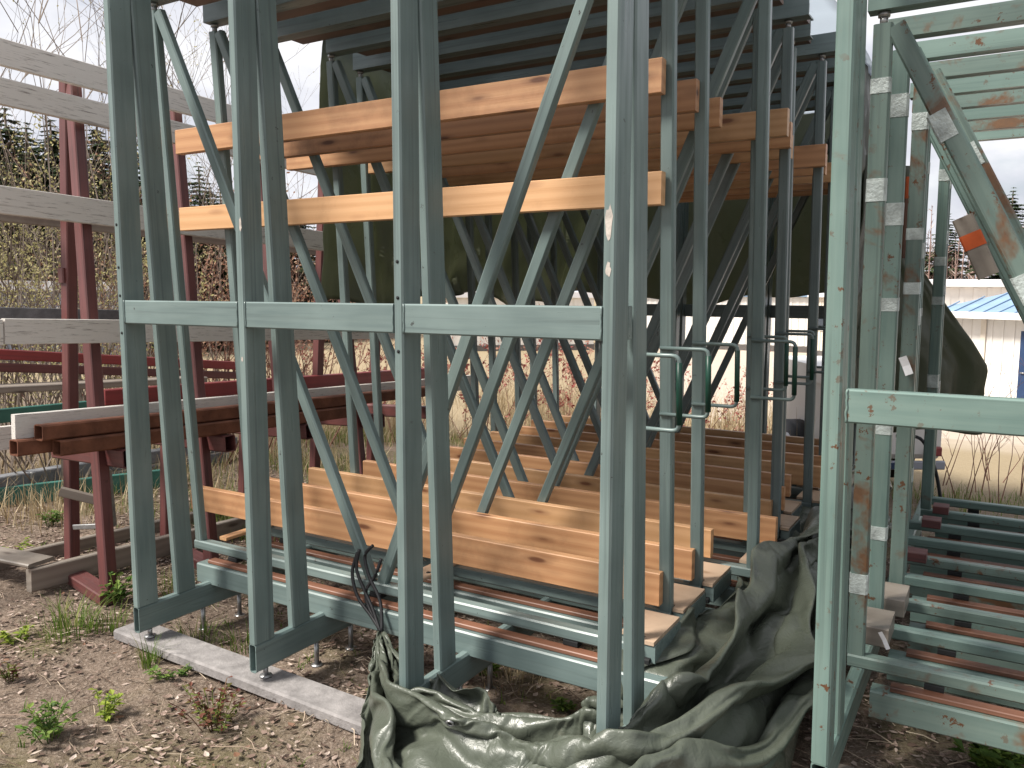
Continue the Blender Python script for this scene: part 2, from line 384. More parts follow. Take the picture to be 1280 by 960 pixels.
def sticker(x, z, w, hgt, seed):
    rg = random.Random(seed); n = 14; vs = [(x+w*(.5+.5*math.cos(a)*rg.uniform(.6, 1.1)), 2.1641, z+hgt*(.5+.5*math.sin(a)*rg.uniform(.7, 1.1))) for a in np.linspace(0, 6.283, n, endpoint=False)]
    put('torn_sticker', mesh('torn_sticker', vs, [tuple(range(n))]), M['sticker'], tr)
M['sticker'] = flat('torn_sticker', (.42, .38, .34), .8, .35, 40)
box('rail_stub', (-.992, 2.2705, 1.48), (-.956, 2.3, 1.58), M['green'], tr)
sticker(-.990, 1.76, .028, .11, 1); sticker(-.985, 1.66, .018, .05, 2); sticker(-2.50, 1.84, .014, .06, 3); sticker(-2.515, 1.35, .014, .02, 4)

back = front_trestle(7.25, -1, M['green2'], 'far end trestle behind the last frame of the plank rack', PX, -.09, 3.4, 1.46, .11, 7.08)
def lean_pt(x, z, yk): return V((x, yk-LEAN*(z-.35), z))
def frame(k, xl, xr, yk, ztop, mat, label, group, z0=.19, handle=True, ply=True, xc=None, stub=.15, pw=.05, bw=.05, beam=True):
    t = empty('leaning_frame', ((xl+xr)/2, yk, z0), label, 'steel frame', group)
    xc = xc if xc is not None else (xl+xr)/2
    zr = z0+.165
    if beam:
        bar('lower_beam', (xl+.06, yk-.045, z0+.05), (xr+stub, yk-.045, z0+.05), .074, .098, (0, 1, 0), mat, t)
        bar('timber_strip', (xl+.12, yk-.04, z0+.109), (xr-.03, yk-.035, z0+.109), .046, .018, (0, 1, 0), M['strip'], t, .003)
        for x in (xl+.25, xc, xr-.25, xr+stub*.2):
            box('spacer', (x-.03, yk-.024, z0+.1185), (x+.03, yk+.02, z0+.1415), M['dark'], t)
    bar('bottom_rail', (xl-.025, yk, zr), (xr+.024, yk, zr), .052, .045, (0, 1, 0), mat, t)
    s = V((1, 0, 0))
    bar('post', lean_pt(xl, zr+.0235, yk), lean_pt(xl, ztop, yk), pw, .04, s, mat, t)
    bar('post', lean_pt(xr, zr+.0235, yk), lean_pt(xr, ztop, yk), pw, .04, s, mat, t)
    bar('diagonal_brace', lean_pt(xc-.03, zr+.0235, yk), lean_pt(xl+.035, ztop-.01, yk), bw, .038, s, mat, t)
    bar('diagonal_brace', lean_pt(xc+.03, zr+.0235, yk), lean_pt(xr-.035, ztop-.01, yk), bw, .037, s, mat, t)
    for x in (xl, xr):
        a = lean_pt(x, ztop, yk)
        put('locating_pin', pipe_mesh('locating_pin', [(0, 0, -.004), (0, 0, .026)], .013, 8, M['steel']), None, t, Matrix.Translation(a))
        put('pin_collar', pipe_mesh('pin_collar', [(0, 0, .022), (0, 0, .036)], .019, 8, M['steel']), None, t, Matrix.Translation(a))
    if ply:
        me = mesh('plywood_plate', [(xr+.028, yk-.01, zr+.024), (xr+.072, yk-.01, zr+.024), (xr+.072, yk+.26, zr+.024), (xr-.07, yk+.26, zr+.024), (xr-.07, yk+.03, zr+.024), (xr+.028, yk+.03, zr+.024)], [(0, 1, 2, 3, 4, 5)])
        bm = bmesh.new(); bm.from_mesh(me); r = bmesh.ops.extrude_face_region(bm, geom=bm.faces[:]); bmesh.ops.translate(bm, vec=(0, 0, .014), verts=[e for e in r['geom'] if isinstance(e, bmesh.types.BMVert)]); bmesh.ops.recalc_face_normals(bm, faces=bm.faces); bm.to_mesh(me); bm.free()
        put('plywood_plate', me, M['ply'], t)
        box('plate_bearer', (xr+.03, yk-.005, zr-.045), (xr+.076, yk+.26, zr+.0225), mat, t)
    if handle:
        z1, z2 = 1.415, 1.165; a1 = lean_pt(xr+.0, z1, yk); a2 = lean_pt(xr+.0, z2, yk)
        o = V((0, -.026, 0)); e = V((.165, 0, 0))
        pts = arc([a1+o-V((.02, 0, 0)), a1+o+e, a2+o+e, a2+o-V((.02, 0, 0))], .025)
        put('handle', pipe_mesh('handle', pts, .0075, 7, mat), None, t)
        put('handle_grip', pipe_mesh('handle_grip', [a1+o+e-V((0, 0, .022)), (a1+a2)/2+o+e, a2+o+e+V((0, 0, .022))], .0105, 9, M['grip']), None, t)
    return t
frames = []
for k in range(12):
    s = SHIFT[k]; yk = Y0+DY*k
    frames.append(frame(k, XL+s*.8, XR+s, yk, 2.885, M['green'] if k < 5 else M['green2'],
        '%s leaning grey-green frame of the plank rack, counted from the camera' % WORDS[k], 'leaning frames of the plank rack', xc=XC+s))

# ------------------------------------------------------------------ planks in the left rack
def plank(a, b, h, th, mat, label, group, lean=True, name='plank', cat='plank'):
    up = V((0, -LEAN if lean else 0, 1)).normalized()
    q, Ln = frame_of(a, b, (0, 1, 0) if abs(a[0]-b[0]) > abs(a[1]-b[1]) else (1, 0, 0)); prof = tube_prof(th, h, .003)
    o = put(name, prism_mesh(name, prof, Ln, mat), mat, None, q); return tag(o, label, cat, group)
wm = [M['wood'], M['wood'], M['wood_pale'], M['wood'], M['wood_pale'], M['wood'], M['wood'], M['wood_pale'], M['wood'], M['wood'], M['wood_pale']]
low_r = [-1.075, -1.06, -1.085, -.875, -.98, -.99, -1.03, -.91, -.93, -1.0, -.98]
for k in range(11):
    y = Y0+DY*(k+1)-.053; xl = (-3.82, -3.62, -3.60, -3.46)[k] if k < 4 else XL+.03+SHIFT[k]*.6+random.uniform(-.06, .05)
    plank((xl, y, .479), (low_r[k], y, .479+random.uniform(-.004, .004)), .131, .042, wm[k],
          '%s orange plank from the camera in the low row, standing on edge' % WORDS[k], 'low row of planks')
up_r = [-1.07, -1.06, -1.07, -.87, -.93, -1.0, -.89, -.95, -.97, -.92, -.95]
for k in range(11):
    z = 2.375; y = Y0+DY*(k+1)-.053-LEAN*(z-.35); xl = (-3.68, -3.62, -3.60)[k] if k < 3 else XL+.03+SHIFT[k]*.6
    plank((xl, y, z), (up_r[k], y, z+random.uniform(-.004, .004)), .12, .042, (M['wood_old'] if k in (1, 6) else M['wood_pale'] if k in (3, 5, 8) else M['wood']),
          '%s orange plank from the camera in the upper row, just below the ceiling beams' % WORDS[k], 'upper row of planks')
z = 1.99; y = Y0+DY-.053-LEAN*(z-.35)
plank((-3.70, y, z), (-1.07, y, z), .118, .042, M['wood_pale'], 'pale plank with round knots on its own below the upper row', None)
o = plank((-2.12, 2.70, .386), (-2.12, 3.0, .386), .016, .09, M['ply'], 'small drilled wooden offcut lying across the rails', None, False, 'wooden_offcut', 'offcut')
for dx, dy in ((-.02, -.09), (.02, -.05), (-.015, .06), (.02, .1)):
    put('drilled_hole', pipe_mesh('drilled_hole', [(0, 0, 0), (0, 0, .0012)], .011, 9, M['dark']), None, o, Matrix.Translation((-2.12+dx, 2.85+dy, .3942)))
plank((-3.29, 2.68, .387), (-3.29, 3.0, .387), .018, .05, M['wood_pale'], 'short pale lath across the left ends of the first two rails', None, False, 'wooden_lath', 'lath')

# second tier of frames, standing on the posts of the first: only the bases show from below
for k in range(12):
    s = SHIFT[k]; yk = Y0+DY*k-LEAN*2.55
    t = empty('upper_frame_base', (XC, yk, 2.925), '%s ceiling beam from the camera over the plank rack, with timber strip' % WORDS[k], 'steel frame', 'ceiling beams of the plank rack')
    xa, xb = XL-.03+s, XR+.10+s
    prof = ((-.04, -.05), (.04, -.05), (.04, -.043), (-.033, -.043), (-.033, .043), (.03, .043), (.03, .05), (-.04, .05))
    q, Ln = frame_of((xa, yk, 2.972), (xb, yk, 2.972), (0, 1, 0))
    put('channel_beam', prism_mesh('channel_beam', prof, Ln, M['green2']), None, t, q)
    bar('timber_strip', (xa+.1, yk+.125, 2.955), (xb-.04, yk+.125, 2.955), .12, .022, (0, 1, 0), M['deck'], t)
    bar('top_rail', (xa, yk+.19, 3.03), (xb-.05, yk+.19, 3.03), .05, .05, (0, 1, 0), M['green2'], t)
    for x in (xa+.3, XC+s, xb-.4):
        box('cross_tie', (x-.03, yk+.0335, 2.998), (x+.03, yk+.2, 3.01), M['green2'], t)

# ------------------------------------------------------------------ right rack, weathered mint green
RX = -.425
rt = front_trestle(2.5, 1, M['mint'], 'chipped mint green trestle post and waist rail at the right edge', (RX, .55), .07, 3.4, 1.296, .098, 6.4, lean_x=-.035, wid=.05)
for x in (RX, .55):
    for yy in (2.56, 2.85, 4.4, 6.2):
        zg = ground_z(0, yy)-.01
        put('levelling_screw', pipe_mesh('levelling_screw', [(0, 0, 0), (0, 0, .08-zg)], .011, 8, M['steel']), None, rt, Matrix.Translation((x+.02, yy, zg)))
        box('bearing_pad', (x-.03, yy-.07, zg-.02), (x+.12, yy+.07, zg+.012), M['oldgrey'], rt)
rsh = [0, .02, .06, .04, .0, -.02, -.03, .05, .04]
for k in range(9):
    yk = 3.0+.33*k; s = rsh[k]; mat = M['mint_rust'] if k in (0, 2, 4) else M['mint']
    t = frame(k, -.375+s, 1.85+s, yk, 2.455, mat, '%s mint green frame from the camera in the right-hand rack' % WORDS[k], 'leaning frames of the right rack', z0=.17, handle=False, ply=False, stub=.1, pw=.056, bw=.058 if k == 0 else .052)
    for z in (.62+.1*(k % 3), 1.05+.07*(k % 2), 1.52+.06*(k % 3), 1.95-.05*(k % 4), 2.27):   # bands of clear tape
        if random.random() < .85:
            a = lean_pt(-.375+s, z, yk); h = random.uniform(.018, .04)
            q, Ln = frame_of(lean_pt(-.375+s, z-h, yk), lean_pt(-.375+s, z+h, yk), (1, 0, 0))
            put('tape_band', prism_mesh('tape_band', tube_prof(.0595, .0435, .006), Ln, M['tape']), None, t, q)
    if k < 3:
        A, B = lean_pt(.7075+s, .36, yk), lean_pt(-.34+s, 2.42, yk)
        for f in (.62, .86):
            p = A.lerp(B, f); d = (B-A).normalized()*.045
            q, Ln = frame_of(p-d, p+d, (1, 0, 0)); put('tape_band', prism_mesh('tape_band', tube_prof(.062 if k == 0 else .056, .042, .006), Ln, M['tape']), None, t, q)
for k in range(9):
    yk = 3.0+.33*k-LEAN*2.1; s = rsh[k]; mat = M['mint_rust'] if k % 2 else M['mint']
    t = empty('upper_frame_base', (.7, yk, 2.47), '%s overhead beam from the camera on the mint green rack' % WORDS[k], 'steel frame', 'overhead beams of the right rack')
    prof = ((-.03, -.032), (.03, -.032), (.03, -.026), (-.024, -.026), (-.024, .026), (.024, .026), (.024, .032), (-.03, .032))
    q, Ln = frame_of((-.42+s, yk, 2.525), (1.95+s, yk, 2.525), (0, 1, 0)); put('channel_beam', prism_mesh('channel_beam', prof, Ln, mat), None, t, q)
for i, (yk, z) in enumerate(((3.16, .39), (3.49, .39), (4.2, .39), (4.86, .39), (5.2, .39))):
    o = box('wooden_block', (-.40+.03*i, yk-(.1 if i < 2 else .05), z-.02), (-.28+.02*i, yk+(.1 if i < 2 else .05), z+(.05 if i < 2 else .025)), M['oldgrey'] if i < 2 else M['red'])
    tag(o, ('%s wooden block from the camera wedged between the left rail ends of the mint rack' % WORDS[i]) if i < 2 else ('%s small red block from the camera on the mint rack rails' % WORDS[i-2]), 'block', 'blocks on the right rack rails')
for i, (x, y) in enumerate(((1213, 300), (1137, 235))):
    p = on_y(x, y, 3.9+i*1.4)
    o = empty('timber_post', p, 'brown timber wrapped with orange band behind the mint green diagonal' if i == 0 else 'thin brown timber with orange cap standing behind the taped posts', 'timber', None)
    if i == 0:
        A, B = on_y(1203, 272, 3.9), on_y(1236, 345, 3.9)
        bar('timber', A, B, .06, .08, (0, 1, 0), M['oldgrey'], o); bar('orange_band', A.lerp(B, .28), A.lerp(B, .52), .064, .084, (0, 1, 0), M['orange'], o)
    else:
        bar('timber', p+V((0, 0, -.4)), p+V((0, 0, .06)), .045, .04, (0, 1, 0), M['strip'], o); bar('orange_band', p+V((0, 0, -.06)), p+V((0, 0, .062)), .048, .043, (0, 1, 0), M['orange'], o)
# paper tags
def paper_tag(p, w, h, tilt, label):
    vs = [(-w/2, 0, 0), (w/2, 0, .0), (w/2, .004, -h/2), (-w/2, .004, -h/2), (w/2, -.006, -h), (-w/2, -.006, -h)]
    me = mesh('paper_tag', vs, [(0, 1, 2, 3), (3, 2, 4, 5)]); o = put('paper_tag', me, M['paper'], None, Matrix.Translation(p) @ Matrix.Rotation(tilt, 4, 'Y')); 
    md = o.modifiers.new('s', 'SOLIDIFY'); md.thickness = .0008
    return tag(o, label, 'tag')
paper_tag(on_y(1128, 446, 3.56), .03, .075, -.4, 'torn white paper tag hanging on a taped mint post')
paper_tag(on_y(1100, 790, 2.93), .014, .06, -.5, 'thin white strip dangling from the tarp by the mint trestle')

# ------------------------------------------------------------------ tarpaulins
def fbm(P, sc, seed, octv=4, ridged=False):
    o = np.zeros(len(P)); a = 1; tot = 0
    for k in range(octv):
        f = sc*2**k
        v = np.array([mnoise.noise((p[0]*f+seed, p[1]*f-seed*.7, (p[2]*f if len(p) > 2 else seed*.3))) for p in P])
        o += a*((1-2*np.abs(v)) if ridged else v); tot += a; a *= .5
    return o/tot
def sheet(name, pts, nu, nv, mat, label, thick=.003, parent=None):
    fs = [(j*nu+i, j*nu+i+1, (j+1)*nu+i+1, (j+1)*nu+i) for j in range(nv-1) for i in range(nu-1)]
    me = mesh(name, pts, fs, True); o = put(name, me, mat)
    md = o.modifiers.new('thickness', 'SOLIDIFY'); md.thickness = thick
    return o
def hanging(name, path, ztop, zbot, label, seed, amp=.05, nu=90, nv=46, taper=None, group=None):
    """cloth hanging from a horizontal path"""
    path = [V((*p, 0)) for p in path]; seg = [0]
    for a, b in zip(path, path[1:]): seg.append(seg[-1]+(b-a).length)
    pts = []; uv = []
    for j in range(nv):
        for i in range(nu):
            s = seg[-1]*i/(nu-1); t = j/(nv-1); uv.append((s, t*(ztop-zbot)))
    w = fbm(uv, .9, seed, 3); r = fbm([(a*1.6+.3*c, b*.55) for (a, b), c in zip(uv, w)], 1.7, seed+5, 4, True)
    for (s, d), a, c in zip(uv, w, r):
        k = max(i for i in range(len(seg)-1) if s >= seg[i]-1e-9); q = (s-seg[k])/(seg[k+1]-seg[k]); p = path[k].lerp(path[k+1], q)
        dr = (path[k+1]-path[k]).normalized(); nrm = V((-dr.y, dr.x, 0)); t = d/(ztop-zbot)
        zb = zbot+.05*math.sin(s*3.1+seed)+.03*math.sin(s*7.7)
        o = (a*.7+c*.75)*amp*(.5+.8*t)
        p = p+nrm*o+dr*(a*.02)
        if taper: p = p+dr*taper(s/seg[-1], t)
        pts.append((p.x, p.y, ztop+(zb-ztop)*t+c*.008))
    o = sheet(name, pts, nu, nv, M['tarp_thin'], label); return tag(o, label, 'tarpaulin', group)
hanging('hanging_tarpaulin', [(-3.53, 3.72), (-3.56, 5.4), (-3.5, 7.36), (-2.4, 7.42), (-.93, 7.4), (-.9, 5.6)], 3.16, 1.555, 'dark green tarpaulin hanging round the back half of the plank rack', 3, .13, 190, 60)
# sheet added over the plank rack to shut out sky and dim the ceiling
uv = [(-3.62+2.78*i/49, 2.34+5.1*j/79) for j in range(80) for i in range(50)]
hh = fbm(uv, 1.3, 8, 3, True)
rf = sheet('added_shade_sheet', [(x, y, 3.115+.035*h) for (x, y), h in zip(uv, hh)], 50, 80, M['shade_sheet'], '')
tag(rf, 'translucent sheet added over the ceiling beams of the plank rack to shade the ceiling', 'tarpaulin')
def side_taper(u, t): return -max(0, (u-.43)/.57)*.62*max(0, min(1, (.74-t)/.42))
hanging('hanging_tarpaulin', [(-.84, 5.9), (-.72, 6.5), (-.05, 6.95)], 2.52, .62, 'olive tarpaulin corner hanging in the gap behind the taped mint posts', 14, .13, 60, 46, taper=side_taper)

def catmull(P, t):
    n = len(P)-1; x = min(max(t, 0), 1)*n; i = min(int(x), n-1); u = x-i
    p0, p1, p2, p3 = P[max(i-1, 0)], P[i], P[i+1], P[min(i+2, n)]
    return tuple(.5*((2*b)+(-a+c)*u+(2*a-5*b+4*c-d)*u*u+(-a+3*b-3*c+d)*u**3) for a, b, c, d in zip(p0, p1, p2, p3))
def make_tarp():
    """the fallen tarpaulin: a pleated sheet let drop as cloth over a low ridge, posts and beam ends"""
    # x, y, half width, height of the start, height of the ridge underneath
    P = [(-2.125, 2.50, .02, .215, 0), (-2.00, 2.38, .06, .19, 0), (-1.82, 2.22, .15, .22, .02), (-1.54, 2.05, .25, .32, .10), (-1.28, 2.02, .27, .32, .05), (-1.00, 2.06, .29, .44, .17),
         (-.77, 2.30, .29, .54, .18), (-.69, 2.78, .22, .60, .22), (-.68, 3.4, .21, .66, .28), (-.70, 4.05, .21, .70, .34), (-.72, 4.8, .21, .72, .36), (-.74, 5.6, .20, .72, .36)]
    nu, nv = 196, 62; W = 1.35
    pos = []; L = 0; prev = None
    for i in range(nu):
        c = catmull(P, i/(nu-1)); a = catmull(P, max(0, (i-.5)/(nu-1))); b = catmull(P, min(1, (i+.5)/(nu-1)))
        if prev is not None: L += math.hypot(c[0]-prev[0], c[1]-prev[1])
        prev = c; d = V((b[0]-a[0], b[1]-a[1], 0)).normalized(); n = V((d.y, -d.x, 0))
        for j in range(nv):
            v = j/(nv-1)*2-1; w = c[2]
            ph = v*math.pi*3.6+.8*math.sin(L*2.3)+1.3*mnoise.noise((L*1.4, v*1.5, 4))
            amp = math.sqrt(max(0, W*W/4-w*w))*.19*min(1, w/.2)
            z = c[3]+amp*math.sin(ph)+(.05*mnoise.noise((L*3, v*3, 0))+.13*mnoise.noise((L*2.8, v*.9, 21)))*min(1, w/.2)+.08*(1-v*v)*(w > .1)
            off = w*v+amp*.35*math.cos(ph)+.04*mnoise.noise((L*4, v*2, 7))
            pos.append(V((c[0], c[1], 0))+n*off+d*(.10*mnoise.noise((L*2.6, v*2, 11)))+V((0, 0, z)))
    idx = lambda i, j: i*nv+j
    fs = [(idx(i, j), idx(i+1, j), idx(i+1, j+1), idx(i, j+1)) for i in range(nu-1) for j in range(nv-1)]
    me = bpy.data.meshes.new('drop'); me.from_pydata([tuple(p) for p in pos], [], fs); me.update()
    o = bpy.data.objects.new('drop', me); COL.objects.link(o); helpers = []
    def collider(vs, fs):
        m = bpy.data.meshes.new('c'); m.from_pydata(vs, [], fs); q = bpy.data.objects.new('c', m); COL.objects.link(q)
        q.modifiers.new('c', 'COLLISION'); q.collision.thickness_outer = .012; q.collision.cloth_friction = 12; helpers.append(q)
    def solid(lo, hi):
        vs = [(x, y, z) for x in (lo[0], hi[0]) for y in (lo[1], hi[1]) for z in (lo[2], hi[2])]
        collider(vs, [(0, 1, 3, 2), (4, 6, 7, 5), (0, 4, 5, 1), (2, 3, 7, 6), (0, 2, 6, 4), (1, 5, 7, 3)])
    solid((-6, 0, -.4), (3, 8, .0)); solid((-1.4, 2.62, 0), (-.93, 6.2, .28)); solid((-.435, 2.47, 0), (.3, 6.2, .9))
    for x in (-1.762, -.994): solid((x, 2.165, 0), (x+.04, 2.48, .9))
    rv = []; n_ = 30
    for i in range(n_):
        c = catmull(P, .25+.75*i/(n_-1)); a = catmull(P, .25+.75*(i-.5)/(n_-1)); b = catmull(P, min(1, .25+.75*(i+.5)/(n_-1))); d = V((b[0]-a[0], b[1]-a[1], 0)).normalized(); n = V((d.y, -d.x, 0))
        h = c[4]*(1+.3*math.sin(i*1.9)); w = c[2]
        for q, z in ((-.75, -.02), (-.3, h), (.15, h*.9), (.7, -.02)): rv.append(V((c[0], c[1], z))+n*(q*w))
    collider(rv, [(i*4+j, i*4+j+1, i*4+j+5, i*4+j+4) for i in range(n_-1) for j in range(3)])
    cl = o.modifiers.new('cloth', 'CLOTH'); st = cl.settings
    st.quality = 4; st.mass = .25; st.tension_stiffness = 25; st.compression_stiffness = 25; st.shear_stiffness = 8; st.bending_stiffness = .3; st.air_damping = 2
    st.tension_damping = 10; st.compression_damping = 10; st.shear_damping = 10
    cs = cl.collision_settings; cs.collision_quality = 2; cs.distance_min = .008; cs.use_self_collision = True; cs.self_distance_min = .008; cs.self_friction = 8
    vg = o.vertex_groups.new(name='pin'); vg.add([idx(i, j) for i in range(4) for j in range(nv)], 1, 'REPLACE'); st.vertex_group_mass = 'pin'
    NF = 27; cl.point_cache.frame_start = 1; cl.point_cache.frame_end = NF
    S.frame_start = 1; S.frame_end = NF
    for f in range(1, NF+1): S.frame_set(f)
    ev = o.evaluated_get(bpy.context.evaluated_depsgraph_get()); m2 = bpy.data.meshes.new_from_object(ev); m2.name = 'ground_tarpaulin'
    for q in [o]+helpers: bpy.data.objects.remove(q)
    S.frame_set(1); m2.polygons.foreach_set('use_smooth', [True]*len(m2.polygons))
    return m2
h = put('ground_tarpaulin', make_tarp(), M['tarp'])
md = h.modifiers.new('smooth', 'SUBSURF'); md.levels = md.render_levels = 1
md = h.modifiers.new('thickness', 'SOLIDIFY'); md.thickness = .002
tag(h, 'crumpled olive green tarpaulin heaped on the ground between the two racks', 'tarpaulin')
# cord that ties the tarpaulin to the first frame
cp_ = lambda *a: [V(p) for p in a]
cd_o = empty('elastic_cord', (-2.27, 2.6, .3), 'black elastic cord knotted round the braces of the first frame', 'cord')
for pts in (cp_((-2.31, 2.59, .52), (-2.315, 2.575, .44), (-2.26, 2.56, .36), (-2.20, 2.54, .30), (-2.135, 2.51, .225)),
            cp_((-2.19, 2.59, .50), (-2.21, 2.575, .43), (-2.25, 2.56, .36), (-2.23, 2.55, .30), (-2.135, 2.51, .225)),
            cp_((-2.235, 2.59, .55), (-2.275, 2.585, .50), (-2.24, 2.57, .42), (-2.165, 2.55, .33), (-2.125, 2.51, .225)),
            cp_((-2.33, 2.60, .50), (-2.335, 2.57, .42), (-2.29, 2.55, .33), (-2.20, 2.53, .27), (-2.13, 2.51, .225))):
    put('cord_strand', pipe_mesh('cord_strand', [V(catmull([tuple(p) for p in pts], i/20)) for i in range(21)], .0075, 7, M['black']), None, cd_o)
def surface_at(o, x, y):
    """point of a mesh seen nearest to a pixel"""
    best = None
    for v in o.data.vertices:
        d = v.co-CAM; zc = d.dot(FWD); e = math.hypot(640+F_PX*d.dot(RGT)/zc-x, 480-F_PX*d.dot(UPV)/zc-y)
        if e < 9 and (best is None or zc < best[0]): best = (zc, v.co.copy(), v.normal.copy())
    return best
sf = surface_at(h, 556, 905) or surface_at(h, 560, 930)
if sf:
    nrm = sf[2] if sf[2].dot(CAM-sf[1]) > 0 else -sf[2]
    q = nrm.to_track_quat('Z', 'Y').to_matrix().to_4x4(); q.translation = sf[1]+nrm*.006
    put('eyelet', pipe_mesh('eyelet', [(0.011*math.cos(a), .011*math.sin(a), 0) for a in np.linspace(0, 2*math.pi, 15)], .004, 6, M['steel']), None, h, q)
    put('eyelet_hole', pipe_mesh('eyelet_hole', [(0, 0, -.003), (0, 0, 0)], .009, 10, M['dark']), None, h, q)

# concrete strip under the trestle screws
me_pts = []
o = bar('concrete_strip', (-3.47, 2.235, .024), (-1.2, 2.235, .024), .155, .05, (0, 1, 0), M['concrete'], None, .008); o.rotation_euler.z += -.028
tag(o, 'grey concrete strip on the ground under the trestle screws', 'concrete strip')

# ------------------------------------------------------------------ red lumber trestles on the left
SL = -.037                                          # this rack follows the ground downhill
def D(p, dy): return V((p[0], p[1]+dy, p[2]+SL*dy))
legA0, legA1 = on_x(90, 700, -4.80), on_x(84, 98, -4.62)
legB0, legB1 = on_z(137, 746, .0), on_x(91, 104, -4.585)
legA0.z -= .03; legB0.z -= .02
armL, armR = on_y(72, 561, 2.70), on_y(162, 573, 2.62)
for i, dy in enumerate((0, .66, 1.32, 2.05, 2.75)):
    t = empty('lumber_trestle', D(legA0, dy), '%s red A-shaped trestle from the camera in the white board rack' % WORDS[i], 'trestle', 'red trestles of the board rack')
    bar('upright_leg', D(legA0, dy), D(legA1, dy), .07, .065, (1, 0, 0), M['red'], t)
    bar('leaning_leg', D(legB0, dy), D(legB1, dy), .072, .065, (1, 0, 0), M['red'], t)
    hollow('arm', D(armL, dy), D(armR, dy), .10, .075, (0, 0, 1), M['red'], t)
    p = D(on_x(91, 345, -4.70), dy); bar('spacer', p-V((0, .06, .04)), p+V((0, -.06, .045)), .05, .03, (1, 0, 0), M['red'], t)
    f = D(legB0, dy); bar('foot', f+V((-.42, .07, .03)), f+V((.05, -.03, .03)), .10, .06, (0, 1, 0), M['red'], t)
    if i == 0:
        a, b = on_x(75, 614, -4.6), on_x(128, 627, -4.45); q = bar('wooden_cleat', a, b, .055, .03, (0, 0, 1), M['oldgrey'], t)
        a, b = on_x(92, 659, -4.6), on_x(140, 657, -4.3); bar('flat_strut', a, b, .03, .012, (0, 0, 1), M['steel'], t)
        bar('flat_strut', on_x(134, 588, -4.3), on_x(141, 658, -4.3), .05, .012, (0, 1, 0), M['steel'], t)
def board(x, y0, y1, ztop, h, th, mat, label, name='board', cat='board', group='boards of the red trestle rack', roll=0.):
    """board along the rack; ztop is its upper edge at y = 2.4, or the pixel row of that edge at the left border"""
    if ztop > 20: p = on_x(0, ztop, x); ztop = p.z-SL*(p.y-2.4)
    a = V((x, y0, ztop-h/2+SL*(y0-2.4))); b = V((x, y1, ztop-h/2+SL*(y1-2.4)))
    return tag(bar(name, a, b, th, h, (1, 0, 0), mat, None, .003), label, cat, group)
board(-4.48, 1.5, 5.0, 48, .135, .035, M['white_board'], 'topmost peeling white board on the red trestles')
board(-4.46, 1.4, 5.1, 97, .135, .035, M['white_board'], 'second peeling white board from the top on the red trestles')
board(-4.365, 1.3, 5.3, 232, .14, .035, M['white_board'], 'third peeling white board from the top, with a darker board behind it')
board(-4.86, 1.3, 5.0, 2.15, .14, .035, M['oldgrey'], 'dark board on the far side of the trestles, behind the third white board')
board(-4.215, 2.17, 5.3, 398, .128, .035, M['white_board'], 'long white board with dark cracks at waist rail height, left of the rack')
board(-4.22, 1.2, 2.163, 399, .128, .035, M['white_board'], 'short end of white board at the left edge, butted to the longer one')
board(-5.02, 1.4, 4.8, 1.53, .11, .03, M['block'], 'grey board seen just above the waist height white board')
board(-4.125, 2.14, 6.2, 519.5, .13, .035, M['white_board'], 'white board lying on the trestle arms behind the rusty tubes')
board(-4.95, 1.2, 5.4, .84, .14, .03, M['white_board'], 'low white board at the left edge under the dark beam')
T1, T2, T3 = on_x(48, 541, -4.03), on_x(71, 560, -4.0), on_x(17, 560, -4.09)
for p, e, lab in ((T1, 5.6, 'upper rusty square tube with open end on the trestle arms'), (T2, 4.45, 'lower front rusty square tube with dark open end'), (T3, 4.5, 'lower rear rusty tube sticking out furthest left')):
    tag(hollow('steel_tube', p, D(p, e-p.y), .075, .078, (1, 0, 0), M['rust']), lab, 'steel tube', 'rusty tubes on the trestles')
p = on_x(128, 497, -4.72); tag(bar('steel_beam', p, D(p, 3.3), .06, .10, (1, 0, 0), M['red_bright']), 'long bright red beam lying behind the rusty tubes', 'steel beam', 'red beams on the trestles')
for i, (py, hh, mat, lab) in enumerate(((446, .07, 'red_bright', 'upper red beam in the far stack at the left edge'), (463, .06, 'red', 'lower red beam in the far stack at the left edge'))):
    p = on_x(-60, py-6, -5.7); tag(bar('steel_beam', p, V((-5.7, 4.9, p.z-.26)), .09, hh, (1, 0, 0), M[mat]), lab, 'steel beam', 'red beams on the trestles')
p = on_x(-40, 488, -5.5); tag(bar('plank', p, V((-5.5, 4.3, p.z-.08)), .22, .045, (1, 0, 0), M['oldgrey']), 'grey plank lying under the far red beams', 'plank')
p = on_x(-30, 549, -5.0); q = on_x(118, 531, -5.0); tag(bar('steel_beam', p, q, .06, .055, (1, 0, 0), M['black']), 'black beam at the left edge above the teal sheet', 'steel beam')
p = on_x(-40, 524, -5.9); tag(bar('teal_board', p, V((-5.9, 3.6, p.z-.02)), .03, .10, (1, 0, 0), M['teal']), 'teal green board at the left edge behind the white boards', 'board')
# timbers lying on the ground
a = on_z(36, 726, .065); tag(bar('ground_beam', a, D(a, 3.0), .05, .125, (1, 0, 0), M['oldgrey']), 'weathered grey beam on the ground in front of the red legs', 'timber', 'timbers on the ground')
a = V((-4.98, 1.7, .03)); tag(bar('ground_beam', a, D(a, 4.2), .05, .13, (1, 0, 0), M['oldgrey']), 'weathered grey beam on the ground behind the red legs', 'timber', 'timbers on the ground')
a, b = on_z(-60, 681, .15), on_z(52, 703, .142); tag(bar('plank', a, b, .16, .022, (0, 1, 0), M['oldgrey']), 'short grey plank laid across the two ground timbers', 'plank')
